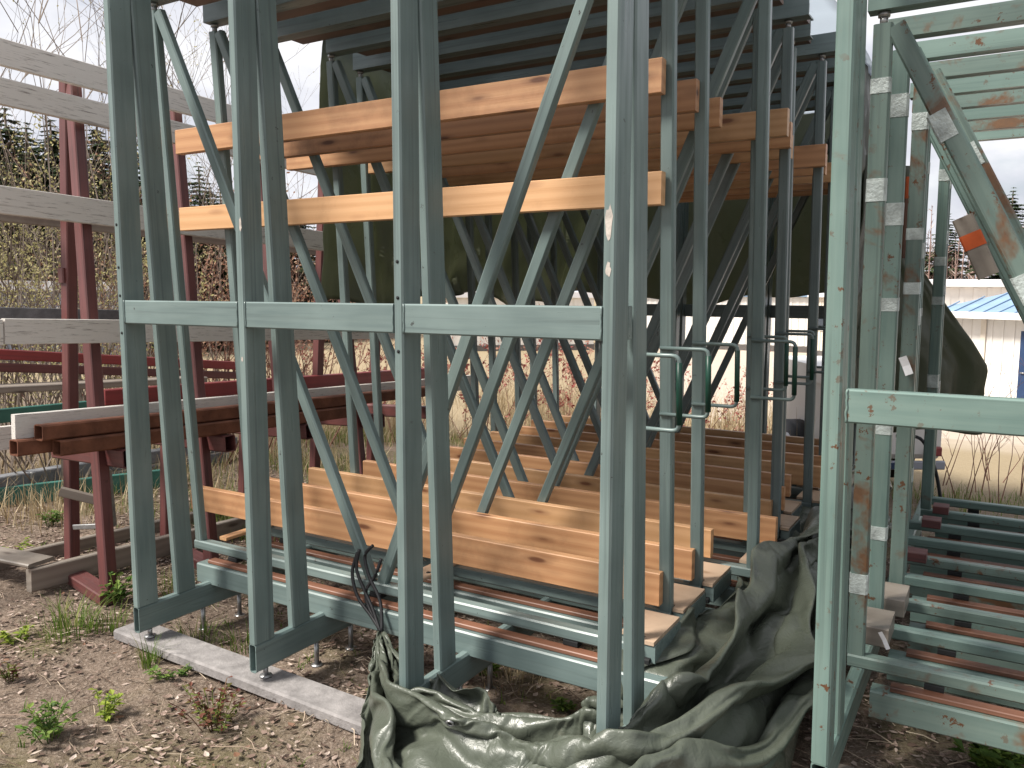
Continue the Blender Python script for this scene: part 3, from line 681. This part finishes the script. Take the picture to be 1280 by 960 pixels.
# low wall of grey blocks behind the trestles
w0 = V((-6.55, 2.3, ground_z(0, 3)-.02)); wd = V((-.10, 1, -.035)).normalized()
wall = empty('block_wall', w0, 'low wall of dark grey blocks with pale joints behind the red trestles', 'wall')
bar('mortar_core', w0+V((.0, 0, .13))-wd*.9, w0+V((0, 0, .13))+wd*3.4, .10, .255, (1, 0, 0), M['mortar'], wall, .002)
for r in range(2):
    for i in range(13):
        p = w0+wd*(-.85+.325*i+(.16 if r else 0))+V((0, 0, .07+.135*r))
        bar('block', p, p+wd*.305, .116+random.uniform(0, .008), .12, (1, 0, 0), M['block'], wall, .008)
q0 = on_z(-40, 634, -.02); q1 = on_z(230, 601, -.05); tag(bar('teal_sheet', q0, q1, .25, .04, (0, 0, 1), M['teal']), 'strip of teal sheeting lying along the ground in front of the block wall', 'sheet')

# ------------------------------------------------------------------ litter, grass and weeds near the racks
def stuff(name, vs, fs, mat, label, smooth=False):
    o = put(name, mesh(name, vs, fs, smooth), mat); return tag(o, label, None, None, 'stuff')
def litter(n, area, dens, sz):
    vs, fs = [], []
    k = 0
    while k < n:
        x, y = random.uniform(*area[0]), random.uniform(*area[1])
        if random.random() > dens(x, y): continue
        k += 1; a = random.uniform(0, 6.28); s = random.uniform(*sz); w = s*random.uniform(.38, .75); cu = random.uniform(-.3, .75)*s
        z = ground_h(x, y)+random.uniform(.002, .012); tl = random.uniform(-.35, .35); c, sn = math.cos(a), math.sin(a); b = len(vs)
        j1, j2, j3, j4 = (random.uniform(.45, 1.15) for _ in range(4))
        for u, v, h in ((-1, random.uniform(-.3, .3), cu*.6), (-.35, -.8*j1, cu*.25), (-.3, 0, 0), (-.35, .8*j2, cu*.25), (.4, -.75*j3, cu*.2), (.4, 0, 0), (.4, .75*j4, cu*.3), (1, random.uniform(-.3, .3), cu*.5)):
            vs.append((x+(u*s*c-v*w*sn)*.5, y+(u*s*sn+v*w*c)*.5, z+h*.5+v*w*tl*.5+.004))
        fs += [(b, b+1, b+2), (b, b+2, b+3), (b+1, b+4, b+5, b+2), (b+2, b+5, b+6, b+3), (b+4, b+7, b+5), (b+5, b+7, b+6)]
    return vs, fs
def dens1(x, y):
    v = .5+.9*mnoise.noise((x*1.1, y*1.1, 5))+.35*mnoise.noise((x*3.5, y*3.5, 9)); return max(.05, min(1, v))
v_, f_ = litter(32000, ((-6.4, .6), (1.1, 6.6)), dens1, (.012, .044))
stuff('leaf_litter', v_, f_, islands('dead_leaves', ((0, (.06, .04, .03)), (.3, (.15, .10, .078)), (.55, (.25, .18, .145)), (.8, (.37, .28, .235)), (.95, (.50, .42, .36)), (1, (.17, .085, .05))), .75, .12), 'brown and pinkish dead leaves scattered over the soil')
v_, f_ = litter(16000, ((-5.6, .6), (1.1, 5.6)), lambda x, y: 1., (.004, .014))
stuff('soil_crumbs', v_, f_, islands('soil_crumbs', ((0, (.03, .022, .016)), (.5, (.10, .07, .05)), (.85, (.24, .18, .14)), (1, (.45, .39, .33))), .9), 'small dark crumbs of bark and soil')
vs, fs = [], []
for _ in range(3400):
    x, y = random.uniform(-6.2, .6), random.uniform(1.1, 6.5); a = random.uniform(0, 6.28); ln = random.uniform(.04, .22); r = random.uniform(.0008, .0024)
    z = ground_h(x, y)+.008; p0 = V((x, y, z)); p2 = V((x+ln*math.cos(a), y+ln*math.sin(a), 0)); p2.z = ground_h(p2.x, p2.y)+random.uniform(.006, .03); p1 = (p0+p2)/2+V((random.uniform(-.015, .015), random.uniform(-.015, .015), .012))
    b = len(vs)
    for p in (p0, p1, p2):
        for j in range(3): t_ = j*2.094; vs.append((p.x-math.sin(a)*math.cos(t_)*r, p.y+math.cos(a)*math.cos(t_)*r, p.z+math.sin(t_)*r))
    for i in range(2):
        for j in range(3): fs.append((b+i*3+j, b+i*3+(j+1) % 3, b+(i+1)*3+(j+1) % 3, b+(i+1)*3+j))
stuff('twigs', vs, fs, islands('dry_twigs', ((0, (.12, .08, .06)), (.5, (.28, .21, .16)), (1, (.48, .40, .30))), .8), 'thin dry twigs and stalks on the ground')

def blade(vs, fs, p, a, ln, w, bend, n=3):
    b = len(vs); d = V((math.cos(a), math.sin(a), 0)); s = V((-d.y, d.x, 0))
    for i in range(n+1):
        t = i/n; c = p+d*(bend*ln*t*t)+V((0, 0, ln*(t-.28*bend*t*t))); ww = w*(1-t*.92)
        vs += [c-s*ww, c+s*ww]
    for i in range(n): fs.append((b+2*i, b+2*i+1, b+2*i+3, b+2*i+2))
M['grass'] = islands('fresh_grass', ((0, (.055, .10, .015)), (.4, (.10, .17, .025)), (.75, (.17, .25, .045)), (1, (.30, .26, .11))), .6, .35)
M['straw'] = islands('dry_straw', ((0, (.24, .17, .09)), (.5, (.42, .33, .20)), (1, (.58, .48, .33))), .8, .25)
M['weed'] = islands('weed_leaves', ((0, (.05, .10, .02)), (.5, (.10, .17, .035)), (1, (.18, .25, .05))), .55, .3)
M['weed_red'] = islands('reddish_weed_leaves', ((0, (.10, .03, .025)), (.4, (.16, .06, .04)), (.7, (.10, .13, .03)), (1, (.16, .20, .04))), .55, .3)
M['weed_yellow'] = islands('yellow_green_leaves', ((0, (.18, .25, .035)), (1, (.32, .38, .06))), .55, .35)
def tuft(name, px, h, n, spread, mat, label, dry=.2):
    p = on_g(*px); vs, fs = [], []
    for _ in range(n):
        a = random.uniform(0, 6.28); r = spread*math.sqrt(random.random())*.5; q = V((r*math.cos(a), r*math.sin(a), 0)); q.z = -.01
        blade(vs, fs, q, a+random.uniform(-.8, .8), h*random.uniform(.5, 1.1), random.uniform(.0016, .0036), random.uniform(.1, 1.))
    o = put(name, mesh(name, vs, fs), mat, None, Matrix.Translation((p.x, p.y, ground_h(p.x, p.y)))); return tag(o, label, 'grass', 'grass tufts near the racks')
def weed(name, px, h, n, spread, lw, mat, label, cat='weed'):
    p = on_g(*px); vs, fs = [], []; sv, sf = [], []
    root = empty(name, (p.x, p.y, ground_h(p.x, p.y)), label, cat, 'weeds near the racks')
    for _ in range(n):
        a = random.uniform(0, 6.28); r = spread*random.uniform(.1, .5); tip = V((r*math.cos(a), r*math.sin(a), h*random.uniform(.5, 1.05))); r0 = V((tip.x*.25, tip.y*.25, -.01))
        b = len(sv)
        for i in range(4):
            c = r0.lerp(tip, i/3)+V((0, 0, .02*math.sin(i)))
            for j in range(3): sv.append(c+V((math.cos(j*2.09), math.sin(j*2.09), 0))*.0022)
        for i in range(3):
            for j in range(3): sf.append((b+i*3+j, b+i*3+(j+1) % 3, b+i*3+3+(j+1) % 3, b+i*3+3+j))
        for _ in range(11):
            u = random.uniform(.3, 1.05); c = r0.lerp(tip, u); aa = random.uniform(0, 6.28); ln = lw*random.uniform(.6, 1.3); d = V((math.cos(aa), math.sin(aa), random.uniform(-.2, .6))).normalized(); s = d.cross(V((0, 0, 1))).normalized()*ln*random.uniform(.22, .36)
            b2 = len(vs); up = V((0, 0, ln*.12))
            vs += [c, c+d*ln*.45-s+up, c+d*ln*.5, c+d*ln*.45+s+up, c+d*ln]
            fs += [(b2, b2+1, b2+2), (b2, b2+2, b2+3), (b2+1, b2+4, b2+2), (b2+2, b2+4, b2+3)]
    T = root.matrix_basis.copy()
    put('stems', mesh('stems', sv, sf), M['weed_red'] if mat in ('weed_red',) else M['weed'], root, T); put('leaves', mesh('leaves', vs, fs), M[mat], root, T)
weed('leafy_weed', (62, 922), .12, 15, .24, .03, 'weed', 'dark green bushy weed at the lower left corner')
weed('leafy_weed', (128, 893), .10, 9, .15, .03, 'weed_yellow', 'bright yellow-green ferny weed right of the dark bushy one')
weed('leafy_weed', (268, 905), .15, 22, .32, .026, 'weed_red', 'red-stemmed weed in front of the concrete strip')
weed('leafy_weed', (14, 846), .10, 8, .13, .025, 'weed_red', 'small reddish weed at the left edge')
weed('leafy_weed', (18, 800), .07, 6, .2, .035, 'weed_yellow', 'small yellow-green seedlings at the left edge')
weed('leafy_weed', (148, 752), .18, 8, .18, .05, 'weed', 'leafy weed at the foot of the first red leg')
weed('leafy_weed', (62, 655), .13, 12, .22, .04, 'weed', 'round green weed behind the ground timbers')
weed('leafy_weed', (15, 700), .10, 9, .3, .04, 'weed_yellow', 'low yellow-green weed beside the grey plank')
weed('leafy_weed', (612, 842), .06, 6, .10, .035, 'weed', 'small green seedling under the plank rack')
weed('leafy_weed', (706, 886), .05, 5, .10, .03, 'weed', 'small green seedling beside the tarpaulin under the rack')
weed('leafy_weed', (1240, 962), .12, 9, .2, .06, 'weed', 'broad-leaved weed under the mint rack at the lower right')
weed('leafy_weed', (205, 845), .05, 6, .3, .03, 'weed', 'flat pale weed in front of the left end of the concrete strip')
tuft('grass_tuft', (186, 826), .15, 60, .09, M['grass'], 'dark grass tuft growing over the end of the concrete strip')
tuft('grass_tuft', (88, 790), .19, 120, .26, M['grass'], 'long grass tuft left of the trestle foot')
tuft('grass_tuft', (135, 783), .15, 90, .2, M['grass'], 'grass tuft right beside the trestle foot')
tuft('grass_tuft', (245, 800), .12, 70, .2, M['grass'], 'grass tuft between the first two trestle base beams')
tuft('grass_tuft', (303, 808), .12, 70, .2, M['grass'], 'grass tuft against the second trestle post')
tuft('grass_tuft', (640, 855), .09, 90, .26, M['straw'], 'dry straw tuft under the plank rack')
tuft('grass_tuft', (545, 905), .06, 50, .2, M['grass'], 'short grass beside the tarpaulin corner')
tuft('grass_tuft', (215, 735), .14, 60, .2, M['grass'], 'grass tuft behind the first trestle post')

v_, f_ = [], []
for _ in range(420):
    x, y = random.uniform(-5.4, -1.2), random.uniform(1.2, 3.6)
    if mnoise.noise((x*1.4, y*1.4, 12)) < .02: continue
    for _ in range(random.randint(3, 8)):
        blade(v_, f_, V((x+random.uniform(-.02, .02), y+random.uniform(-.02, .02), ground_h(x, y)-.004)), random.uniform(0, 6.28), random.uniform(.015, .06), random.uniform(.0015, .004), random.uniform(.3, 1.2), 2)
stuff('green_sprouts', v_, f_, M['grass'], 'tiny green sprouts between the dead leaves')
# grass beyond the racks, dry straw behind
def field(n, area, h, w, mat, name, label, dens=None):
    vs, fs = [], []
    k = 0
    while k < n:
        x, y = random.uniform(*area[0]), random.uniform(*area[1])
        if dens and random.random() > dens(x, y): continue
        k += 1; blade(vs, fs, V((x, y, ground_z(x, y)-.02)), random.uniform(0, 6.28), h*random.uniform(.4, 1.15), w*random.uniform(.6, 1.3), random.uniform(.05, .9), 2)
    stuff(name, vs, fs, mat, label)
dn = lambda x, y: max(0, min(1, .5+1.6*mnoise.noise((x*.8, y*.8, 2))))
field(9000, ((-7.5, -3.7), (3.6, 8.5)), .17, .0035, M['grass'], 'short_grass', 'patches of short green grass behind the racks', dn)
field(2500, ((-4.2, 1.5), (6.8, 9.0)), .14, .0035, M['grass'], 'short_grass', 'green grass along the edge of the yard', dn)
field(9000, ((-13, -1.0), (8.2, 13)), .75, .006, M['straw'], 'dry_grass', 'tall dry straw-coloured grass behind the racks', lambda x, y: dn(x*.6, y*.6))
field(5000, ((-9, -5.2), (3.0, 8.5)), .28, .005, M['straw'], 'dry_grass', 'low dry straw behind the red trestles', dn)

# ------------------------------------------------------------------ shrubs and trees
def grow(seed, h, n0, spread, depth, leaf, leaf_n, r0=.012, upb=.75):
    rg = random.Random(seed); segs = []; leaves = []
    def br(p, d, ln, r, lev):
        n = 4; q = p
        for i in range(n):
            d2 = (d+V((rg.uniform(-1, 1), rg.uniform(-1, 1), rg.uniform(-.4, 1)*upb))*.16).normalized(); e = q+d2*ln/n
            segs.append((q, e, r*(1-.8*i/n), r*(1-.8*(i+1)/n))); 
            if lev > 0:
                for _ in range(rg.choice((0, 1, 1, 2)) if i > 0 else rg.choice((0, 0, 1))):
                    a = rg.uniform(0, 6.28); sd = (d2*.75+V((math.cos(a), math.sin(a), rg.uniform(-.1, .5)))*.62).normalized()
                    br(e, sd, ln*rg.uniform(.3, .55), r*.5, lev-1)
            if lev <= 1:
                for _ in range(leaf_n):
                    if rg.random() < .7: leaves.append(e.lerp(q, rg.random())+V((rg.uniform(-1, 1), rg.uniform(-1, 1), rg.uniform(-1, 1)))*leaf)
            q, d = e, d2
    for _ in range(n0):
        a = rg.uniform(0, 6.28); s = rg.uniform(0, spread)
        br(V((s*.25*math.cos(a), s*.25*math.sin(a), -.05)), V((math.cos(a)*s, math.sin(a)*s, 1)).normalized(), h*rg.uniform(.6, 1.05), r0*rg.uniform(.7, 1.2), depth)
    vs, fs = [], []
    for p, q, ra, rb in segs:
        d = (q-p).normalized(); a = d.cross(V((.3, .9, .1))).normalized(); b = d.cross(a); k = len(vs)
        for c, r in ((p, ra), (q, max(rb, .0012))):
            for j in range(3): t = j*2.094; vs.append(c+(a*math.cos(t)+b*math.sin(t))*r)
        for j in range(3): fs.append((k+j, k+(j+1) % 3, k+3+(j+1) % 3, k+3+j))
    lv, lf = [], []
    for c in leaves:
        a = V((rg.uniform(-1, 1), rg.uniform(-1, 1), rg.uniform(-1, 1))).normalized(); b = a.cross(V((rg.uniform(-1, 1), .3, .5))).normalized()*.55; s = leaf*rg.uniform(.5, 1.2); k = len(lv)
        lv += [c-a*s, c-b*s, c+a*s, c+b*s]; lf.append((k, k+1, k+2, k+3))
    return mesh('stems', vs, fs), mesh('leaves', lv, lf)
M['bark'] = flat('shrub_bark', (.17, .135, .11), .9, .35, 20)
M['bark_red'] = flat('red_brown_bark', (.20, .10, .075), .9, .35, 20)
M['birch_bark'] = flat('pale_birch_bark', (.52, .44, .40), .85, .35, 3)
M['bud'] = islands('spring_buds', ((0, (.26, .24, .10)), (.5, (.40, .37, .16)), (1, (.56, .50, .27))), .6, .4)
M['rust_leaf'] = islands('old_rust_leaves', ((0, (.26, .12, .075)), (.5, (.42, .25, .16)), (1, (.56, .42, .3))), .6, .4)
M['pink_leaf'] = islands('red_autumn_leaves', ((0, (.25, .05, .05)), (.5, (.40, .14, .11)), (1, (.52, .36, .26))), .6, .4)
kinds = {
 'sapling': [grow(11+i, 4.6, 4, .28, 3, .010, 1, .012) for i in range(3)],
 'bud': [grow(31+i, 2.3, 9, .8, 2, .018, 3, .010) for i in range(3)],
 'rust': [grow(51+i, 2.0, 9, .9, 2, .019, 2, .009) for i in range(3)],
 'pink': [grow(71+i, 1.3, 7, .8, 2, .026, 2, .006) for i in range(2)],
 'thin': [grow(91+i, 1.35, 3, .6, 2, .008, 0, .008) for i in range(3)]}
KM = {'sapling': ('bark', 'bud', 'tall bare sapling', 'thin upright sapling'), 'bud': ('bark', 'bud', 'shrub', 'shrub dotted with yellow-green spring buds'),
      'rust': ('bark_red', 'rust_leaf', 'shrub', 'twiggy shrub with rust-brown leaves'), 'pink': ('bark_red', 'pink_leaf', 'shrub', 'low shrub with sparse red leaves'), 'thin': ('bark_red', None, 'sapling', 'leafless thin sapling')}
def shrub(kind, x, y, i, sc=1., where='behind the racks'):
    sm, lm = kinds[kind][i % len(kinds[kind])]; a = KM[kind]
    root = empty('sapling' if kind in ('sapling', 'thin') else 'shrub', (x, y, ground_z(x, y)), (WORDS[i]+' '+a[3]+' from the left, '+where).strip(' ,'), 'sapling' if kind in ('sapling', 'thin') else 'shrub', a[3]+' plants '+where)
    root.rotation_euler.z = random.uniform(0, 6.28); root.scale = (sc,)*3; bpy.context.view_layer.update()
    for nm, me, mt in (('stems', sm, a[0]), ('leaves', lm, a[1])):
        if mt and len(me.polygons):
            if not me.materials: me.materials.append(M[mt])
            o = link(bpy.data.objects.new(nm, me)); o.parent = root
def shrub_px(kind, px, d, i, sc=1., where='behind the red trestles'):
    p = at_d(px, 420, d); shrub(kind, p.x, p.y, i, sc, where)
for i, (px, d, sc) in enumerate(sorted(((20, 10, .95), (75, 9, 1.0), (95, 11, 1.25), (155, 8.5, 1.1), (190, 10, 1.2), (230, 9.5, 1.0), (270, 11, 1.1), (305, 10, .8), (-30, 9, 1.0), (370, 11, .8)))): shrub_px('sapling', px, d, i, sc)
for i, (px, d, sc) in enumerate(sorted(((-20, 8.5, .95), (15, 9.5, 1.05), (50, 8.2, .9), (80, 10, 1.1), (110, 9, .95), (145, 8.4, .95), (175, 10.5, 1.1), (30, 12, 1.2), (125, 12, 1.2), (65, 7.6, .8), (0, 7.8, .8), (100, 13, 1.3), (-5, 13, 1.3)))): shrub_px('bud', px, d, i, sc)
for i, (px, d, sc) in enumerate(sorted(((150, 12, 1.1), (215, 9.5, 1.1), (250, 8.6, 1.0), (285, 10, 1.25), (315, 9, 1.05), (350, 11, 1.2), (380, 9.5, 1.1), (405, 12, 1.2), (232, 12, 1.3), (330, 12.5, 1.3), (90, 11.5, 1.1)))): shrub_px('rust', px, d, i, sc)
for i, (px, d, sc) in enumerate(sorted(((545, 10, 1), (600, 9.2, 1), (650, 10.5, 1.1), (690, 9.5, 1), (735, 11, 1.1), (785, 9.8, .9), (850, 10.4, .9), (905, 9.6, .8), (960, 10, .8), (450, 10.5, 1), (500, 9.8, 1.1)))): shrub_px('pink', px, d, i, sc, 'seen through the plank rack')
for i, (px, d, sc) in enumerate(sorted(((1190, 9.2, .8), (1215, 8.5, .9), (1235, 9, .85), (1262, 8.4, .8), (1250, 10, .85), (1290, 9, .9), (1025, 11, .7)))): shrub_px('thin', px, d, i, sc, 'at the edge of the yard')

def spruce_mesh(seed):
    rg = random.Random(seed); vs, fs = [], []
    H = 1.0; n = 46
    for i in range(n):
        t = i/(n-1); z = .06+.93*t; R = (.20*(1-t)**.8+.01)*rg.uniform(.8, 1.15)
        for j in range(rg.randint(10, 14) if t < .9 else 6):
            a = rg.uniform(0, 6.28); ln = R*rg.uniform(.65, 1.15); d = V((math.cos(a), math.sin(a), 0)); s = V((-d.y, d.x, 0)); dr = rg.uniform(.12, .42)
            for k in range(5):                       # sprays hanging off the branch
                u0 = .15+.85*k/5; c = d*ln*u0+V((0, 0, z-dr*ln*u0+.06*ln*u0*u0)); w = ln*.34*(1.15-u0*.7); b = len(vs)
                sd = s*rg.choice((-1, 1))
                vs += [c, c+d*ln*.24+V((0, 0, -.01*rg.random())), c+sd*w+d*ln*.12+V((0, 0, -w*rg.uniform(.3, 1.0))), c-sd*w*.8+d*ln*.1+V((0, 0, -w*rg.uniform(.2, .9)))]
                fs += [(b, b+1, b+2), (b, b+3, b+1)]
    return mesh('crown', vs, fs)
M['needles'] = islands('spruce_needles', ((0, (.018, .032, .014)), (.5, (.035, .055, .022)), (1, (.065, .085, .035))), .8, .1)
M['needles_far'] = islands('olive_needles', ((0, (.04, .05, .02)), (.5, (.075, .08, .035)), (1, (.12, .115, .055))), .8, .1)
sprs = [spruce_mesh(s_) for s_ in (1, 2, 3, 4)]; trunk_me = pipe_mesh('trunk', [(0, 0, 0), (0, 0, .5), (0, 0, .97)], .014, 7, M['bark'], .15)
def spruce(px, top, d, i, label, group=None):
    p = at_d(px, top, d); g = ground_z(p.x, p.y); h = p.z-g
    r = empty('spruce_tree', (p.x, p.y, g), label, 'tree', group); r.scale = (h*1.6, h*1.6, h); r.rotation_euler.z = i*1.7
    me = sprs[i % 4]
    if not me.materials: me.materials.append(M['needles'])
    for nm, q in (('trunk', trunk_me), ('crown', me)):
        o = link(bpy.data.objects.new(nm, q)); o.parent = r
SP = sorted(((-40, 135, 42), (5, 125, 45), (32, 150, 40), (62, 140, 46), (92, 160, 42), (120, 140, 48), (150, 182, 44), (178, 160, 50), (210, 208, 48), (248, 200, 46), (275, 230, 52), (300, 258, 50), (340, 250, 55), (375, 245, 55), (410, 255, 58),
    (-15, 190, 60), (18, 200, 58), (48, 195, 62), (78, 205, 60), (106, 200, 63), (136, 210, 60), (195, 215, 62), (228, 225, 60), (262, 232, 64), (320, 262, 62), (440, 265, 60)))
for i, (px, top, d) in enumerate(SP): spruce(px, top, d, i, '%s spruce from the left in the dark wood beyond the shrubs' % WORDS[i], 'spruces in the wood on the left')
spruce(1267, 232, 60, 2, 'lone spruce top above the blue roofed house'); 
for i, (px, top, d) in enumerate(((1186, 262, 75), (1140, 255, 80), (1300, 250, 70))): spruce(px, top, d, i+1, '%s distant spruce by the birch wood on the right, counted from the right' % WORDS[(1, 2, 0)[i]], 'distant spruces on the right')
# far birch wood, one mass of pale trunks and brown twigs
vs, fs = [], []; tv, tf = [], []
for _ in range(150):
    px = random.uniform(1085, 1420); d = random.uniform(62, 85); p = at_d(px, 380, d); g = -1.6; h = random.uniform(5.5, 9.5); r = random.uniform(.05, .1); b = len(vs)
    lx = random.uniform(-.4, .4)
    for t in (0, .5, 1):
        for j in range(4): vs.append((p.x+lx*t+math.cos(j*1.57)*r*(1-t*.8), p.y+math.sin(j*1.57)*r*(1-t*.8), g+h*t))
    for i in range(2):
        for j in range(4): fs.append((b+i*4+j, b+i*4+(j+1) % 4, b+i*4+4+(j+1) % 4, b+i*4+4+j))
    for _ in range(46):
        t = random.uniform(.25, 1); a = random.uniform(0, 6.28); ln = random.uniform(.5, 1.5)*(1.15-t); c = V((p.x+lx*t, p.y, g+h*t)); e = c+V((math.cos(a)*ln, math.sin(a)*ln, ln*random.uniform(.4, 1.2))); w = V((random.uniform(-1, 1), random.uniform(-1, 1), .3)).normalized()*.035; k = len(tv)
        tv += [c-w, c+w, e]; tf.append((k, k+1, k+2))
wood_o = stuff('birch_wood', vs+tv, fs+[tuple(i+len(vs) for i in f) for f in tf], islands('birch_mass', ((0, (.20, .13, .11)), (.5, (.30, .20, .17)), (.85, (.42, .31, .27)), (1, (.6, .53, .48))), .9), 'far birch wood with pale trunks and brown twigs on the right')

# ------------------------------------------------------------------ buildings and the yard
def rot_empty(name, loc, rz, label, cat):
    r = empty(name, loc, label, cat); r.rotation_euler.z = rz; return r
def lbox(name, lo, hi, mat, root, c=.004):
    """box in the thing's own axes"""
    lo, hi = V(lo), V(hi); me = prism_mesh(name, tube_prof(hi.y-lo.y, hi.z-lo.z, c), hi.x-lo.x, mat)
    o = link(bpy.data.objects.new(name, me)); o.parent = root; o.location = (lo+hi)/2; return o
M['clad'] = flat('white_cladding', (.72, .70, .67), .7, .06, 2); M['cream'] = flat('cream_boards', (.66, .60, .52), .75, .1, 3)
M['blue_roof'] = flat('blue_sheet_roof', (.21, .31, .44), .45, .15, 2); M['blue'] = flat('dark_blue_paint', (.02, .045, .11), .45, .15, 5)
M['greyclad'] = flat('grey_cladding', (.30, .315, .36), .7, .12, 2); M['whiteroof'] = flat('white_roof_sheet', (.75, .75, .77), .5, .06, 2); M['glass'] = flat('window_glass', (.05, .06, .075), .12, .2, 2, spec=.8)
M['trim'] = flat('white_trim', (.78, .77, .75), .6, .05, 4); M['plinth'] = flat('dark_plinth', (.11, .10, .095), .85, .2, 4)
def hall(px0, px1, d0, d1, h, wallm, roofm, label, ribs=.35, over=.25, roof_h=.35, plinth=True, depth=6., windows=0):
    a, b = at_d(px0, 420, d0), at_d(px1, 420, d1); g = min(ground_z(a.x, a.y), ground_z(b.x, b.y)); a.z = b.z = g; dv = b-a; Ln = dv.length
    r = rot_empty('hall_building', a, math.atan2(dv.y, dv.x), label, 'building')
    lbox('wall', (0, 0, -.3), (Ln, depth, h), wallm, r)
    n = int(Ln/ribs)
    for i in range(n): lbox('wall_rib', (i*ribs+.05, -.03, .35), (i*ribs+.05+ribs*.35, -.002, h-.02), wallm, r)
    if plinth: lbox('plinth', (-.02, -.04, -.3), (Ln+.02, -.0305, .34), M['plinth'], r)
    lbox('roof', (-over, -over, h+.002), (Ln+over, depth+over, h+roof_h), roofm, r, .02)
    for i in range(windows):
        x = Ln*(i+.5)/windows; w = lbox('window', (x-.5, -.06, h*.45), (x+.5, -.031, h*.8), M['trim'], r); p = link(bpy.data.objects.new('pane', prism_mesh('pane', tube_prof(.02, h*.3, .002), .88, M['glass']))); p.parent = w; p.location = (0, -.008, 0)
    return r
hall(-120, 150, 30, 36, 2.85, M['greyclad'], M['whiteroof'], 'long low grey building with white roof behind the shrubs on the left', windows=5)
hall(775, 1015, 50, 47, 3.0, M['clad'], M['blue_roof'], 'long white ribbed hall with blue roof seen through the rack', depth=10)
hall(1016, 1075, 44, 43, 3.0, M['cream'], M['whiteroof'], 'cream building beside the white hall seen between the racks', .25, windows=3)
hall(560, 742, 44, 46, 2.9, M['clad'], M['whiteroof'], 'white flat roofed building seen past the leaning braces', .5, windows=6)
hall(1160, 1420, 42, 46, 3.5, M['clad'], M['whiteroof'], 'white building behind the blue roofed house', .6)
# house with blue hipped roof
A, B = at_d(1186, 420, 24.5), at_d(1420, 420, 21); A.z = B.z = ground_z(0, 23)-.05; dv = B-A
r = rot_empty('blue_roofed_house', A, math.atan2(dv.y, dv.x)+.12, 'pale house with blue hipped roof and dark blue door at the right edge', 'house')
Ln = dv.length; hw = 2.45
lbox('wall', (0, 0, -.2), (Ln, 5, hw), M['clad'], r)
for i in range(int(Ln/.3)): lbox('cover_batten', (i*.3+.05, -.025, .1), (i*.3+.09, -.002, hw-.01), M['clad'], r)
for x in (.0, 1.05): lbox('corner_board', (x-.07, -.05, -.1), (x+.07, -.0265, hw-.005), M['cream'], r)
dr = lbox('door', (2.1, -.08, .05), (2.75, -.0305, 2.05), M['blue'], r); k_ = link(bpy.data.objects.new('handle', pipe_mesh('handle', [(0, 0, 0), (.1, 0, 0)], .02, 6, M['steel']))); k_.parent = dr; k_.location = (-.25, -.05, 0)
lbox('window', (3.2, -.07, 1.0), (4.0, -.0305, 1.9), M['glass'], r)
o_ = .45; rv = [(-o_, -o_, hw+.02), (Ln+o_, -o_, hw+.02), (Ln+o_, 5+o_, hw+.02), (-o_, 5+o_, hw+.02), (2.3, 2.5, hw+1.05), (Ln-2.3, 2.5, hw+1.05), (-o_, -o_, hw-.1), (Ln+o_, -o_, hw-.1), (Ln+o_, 5+o_, hw-.1), (-o_, 5+o_, hw-.1)]
me = mesh('roof', rv, [(0, 1, 5, 4), (1, 2, 5), (2, 3, 4, 5), (3, 0, 4), (9, 8, 7, 6)]); me.materials.append(M['blue_roof']); q = link(bpy.data.objects.new('roof', me)); q.parent = r
for lo, hi in (((-o_-.02, -o_-.03, hw-.13), (Ln+o_, -o_-.001, hw+.035)), ((-o_-.03, -o_, hw-.13), (-o_-.001, 5+o_, hw+.035))): lbox('eaves_board', lo, hi, M['trim'], r)
for i in range(12):
    x = -o_+.1+i*.42; y1 = 2.5*min(1, (x+o_)/2.75); t_ = (y1+o_)/(2.5+o_)
    z1 = hw+.035+1.03*t_*.92; 
    if t_ > .1:
        q = bar('roof_seam', (0, 0, 0), (0, 1, 0), .03, .03, (1, 0, 0), M['blue_roof']); q.parent = r
        aa, bb = V((x, -o_+.02, hw+.045)), V((x, (y1-.25) if y1 < 2.3 else 2.3, hw+.05+1.03*(((y1-.25) if y1 < 2.3 else 2.3)+o_)/(2.5+o_)))
        mm, l_ = frame_of(aa, bb, (1, 0, 0)); q.matrix_basis = mm @ Matrix.Diagonal((l_, 1, 1, 1))
# small white covered trailer parked behind the racks
p = on_g(1112, 628); t = rot_empty('covered_trailer', (p.x, p.y, ground_z(p.x, p.y)), .55, 'white covered trailer with red tail lamp parked behind the racks', 'trailer')
lbox('body', (-.42, -.0, .38), (.42, 1.9, .98), M['clad'], t, .05); lbox('lid', (-.44, -.02, .984), (.44, 1.92, 1.14), M['trim'], t, .05)
lbox('bumper', (-.44, -.05, .30), (.44, -.002, .375), M['greyclad'], t, .01); lbox('number_plate', (-.12, -.062, .31), (.12, -.0515, .365), M['blue'], t, .002)
for x in (-.36, .3): lbox('tail_lamp', (x, -.06, .42), (x+.1, -.003, .50), M['red_bright'], t, .01)
for x in (-.5, .5):
    wv = pipe_mesh('wheel', [(-.07, 0, 0), (.07, 0, 0)], .29, 20, M['black']); w_ = link(bpy.data.objects.new('wheel', wv)); w_.parent = t; w_.location = (x, 1.0, .29)
    rm = link(bpy.data.objects.new('rim', pipe_mesh('rim', [(-.075, 0, 0), (.075, 0, 0)], .16, 16, M['steel']))); rm.parent = w_
c0 = on_y(1130, 545, 5.0)
tag(put('black_hose', pipe_mesh('black_hose', [V(catmull([tuple(on_y(x, y, 6.2)) for x, y in ((1120, 545), (1150, 548), (1165, 575), (1172, 600), (1178, 640))], i/24)) for i in range(25)], .012, 7, M['black']), None), 'black hose arching behind the taped posts', 'hose')
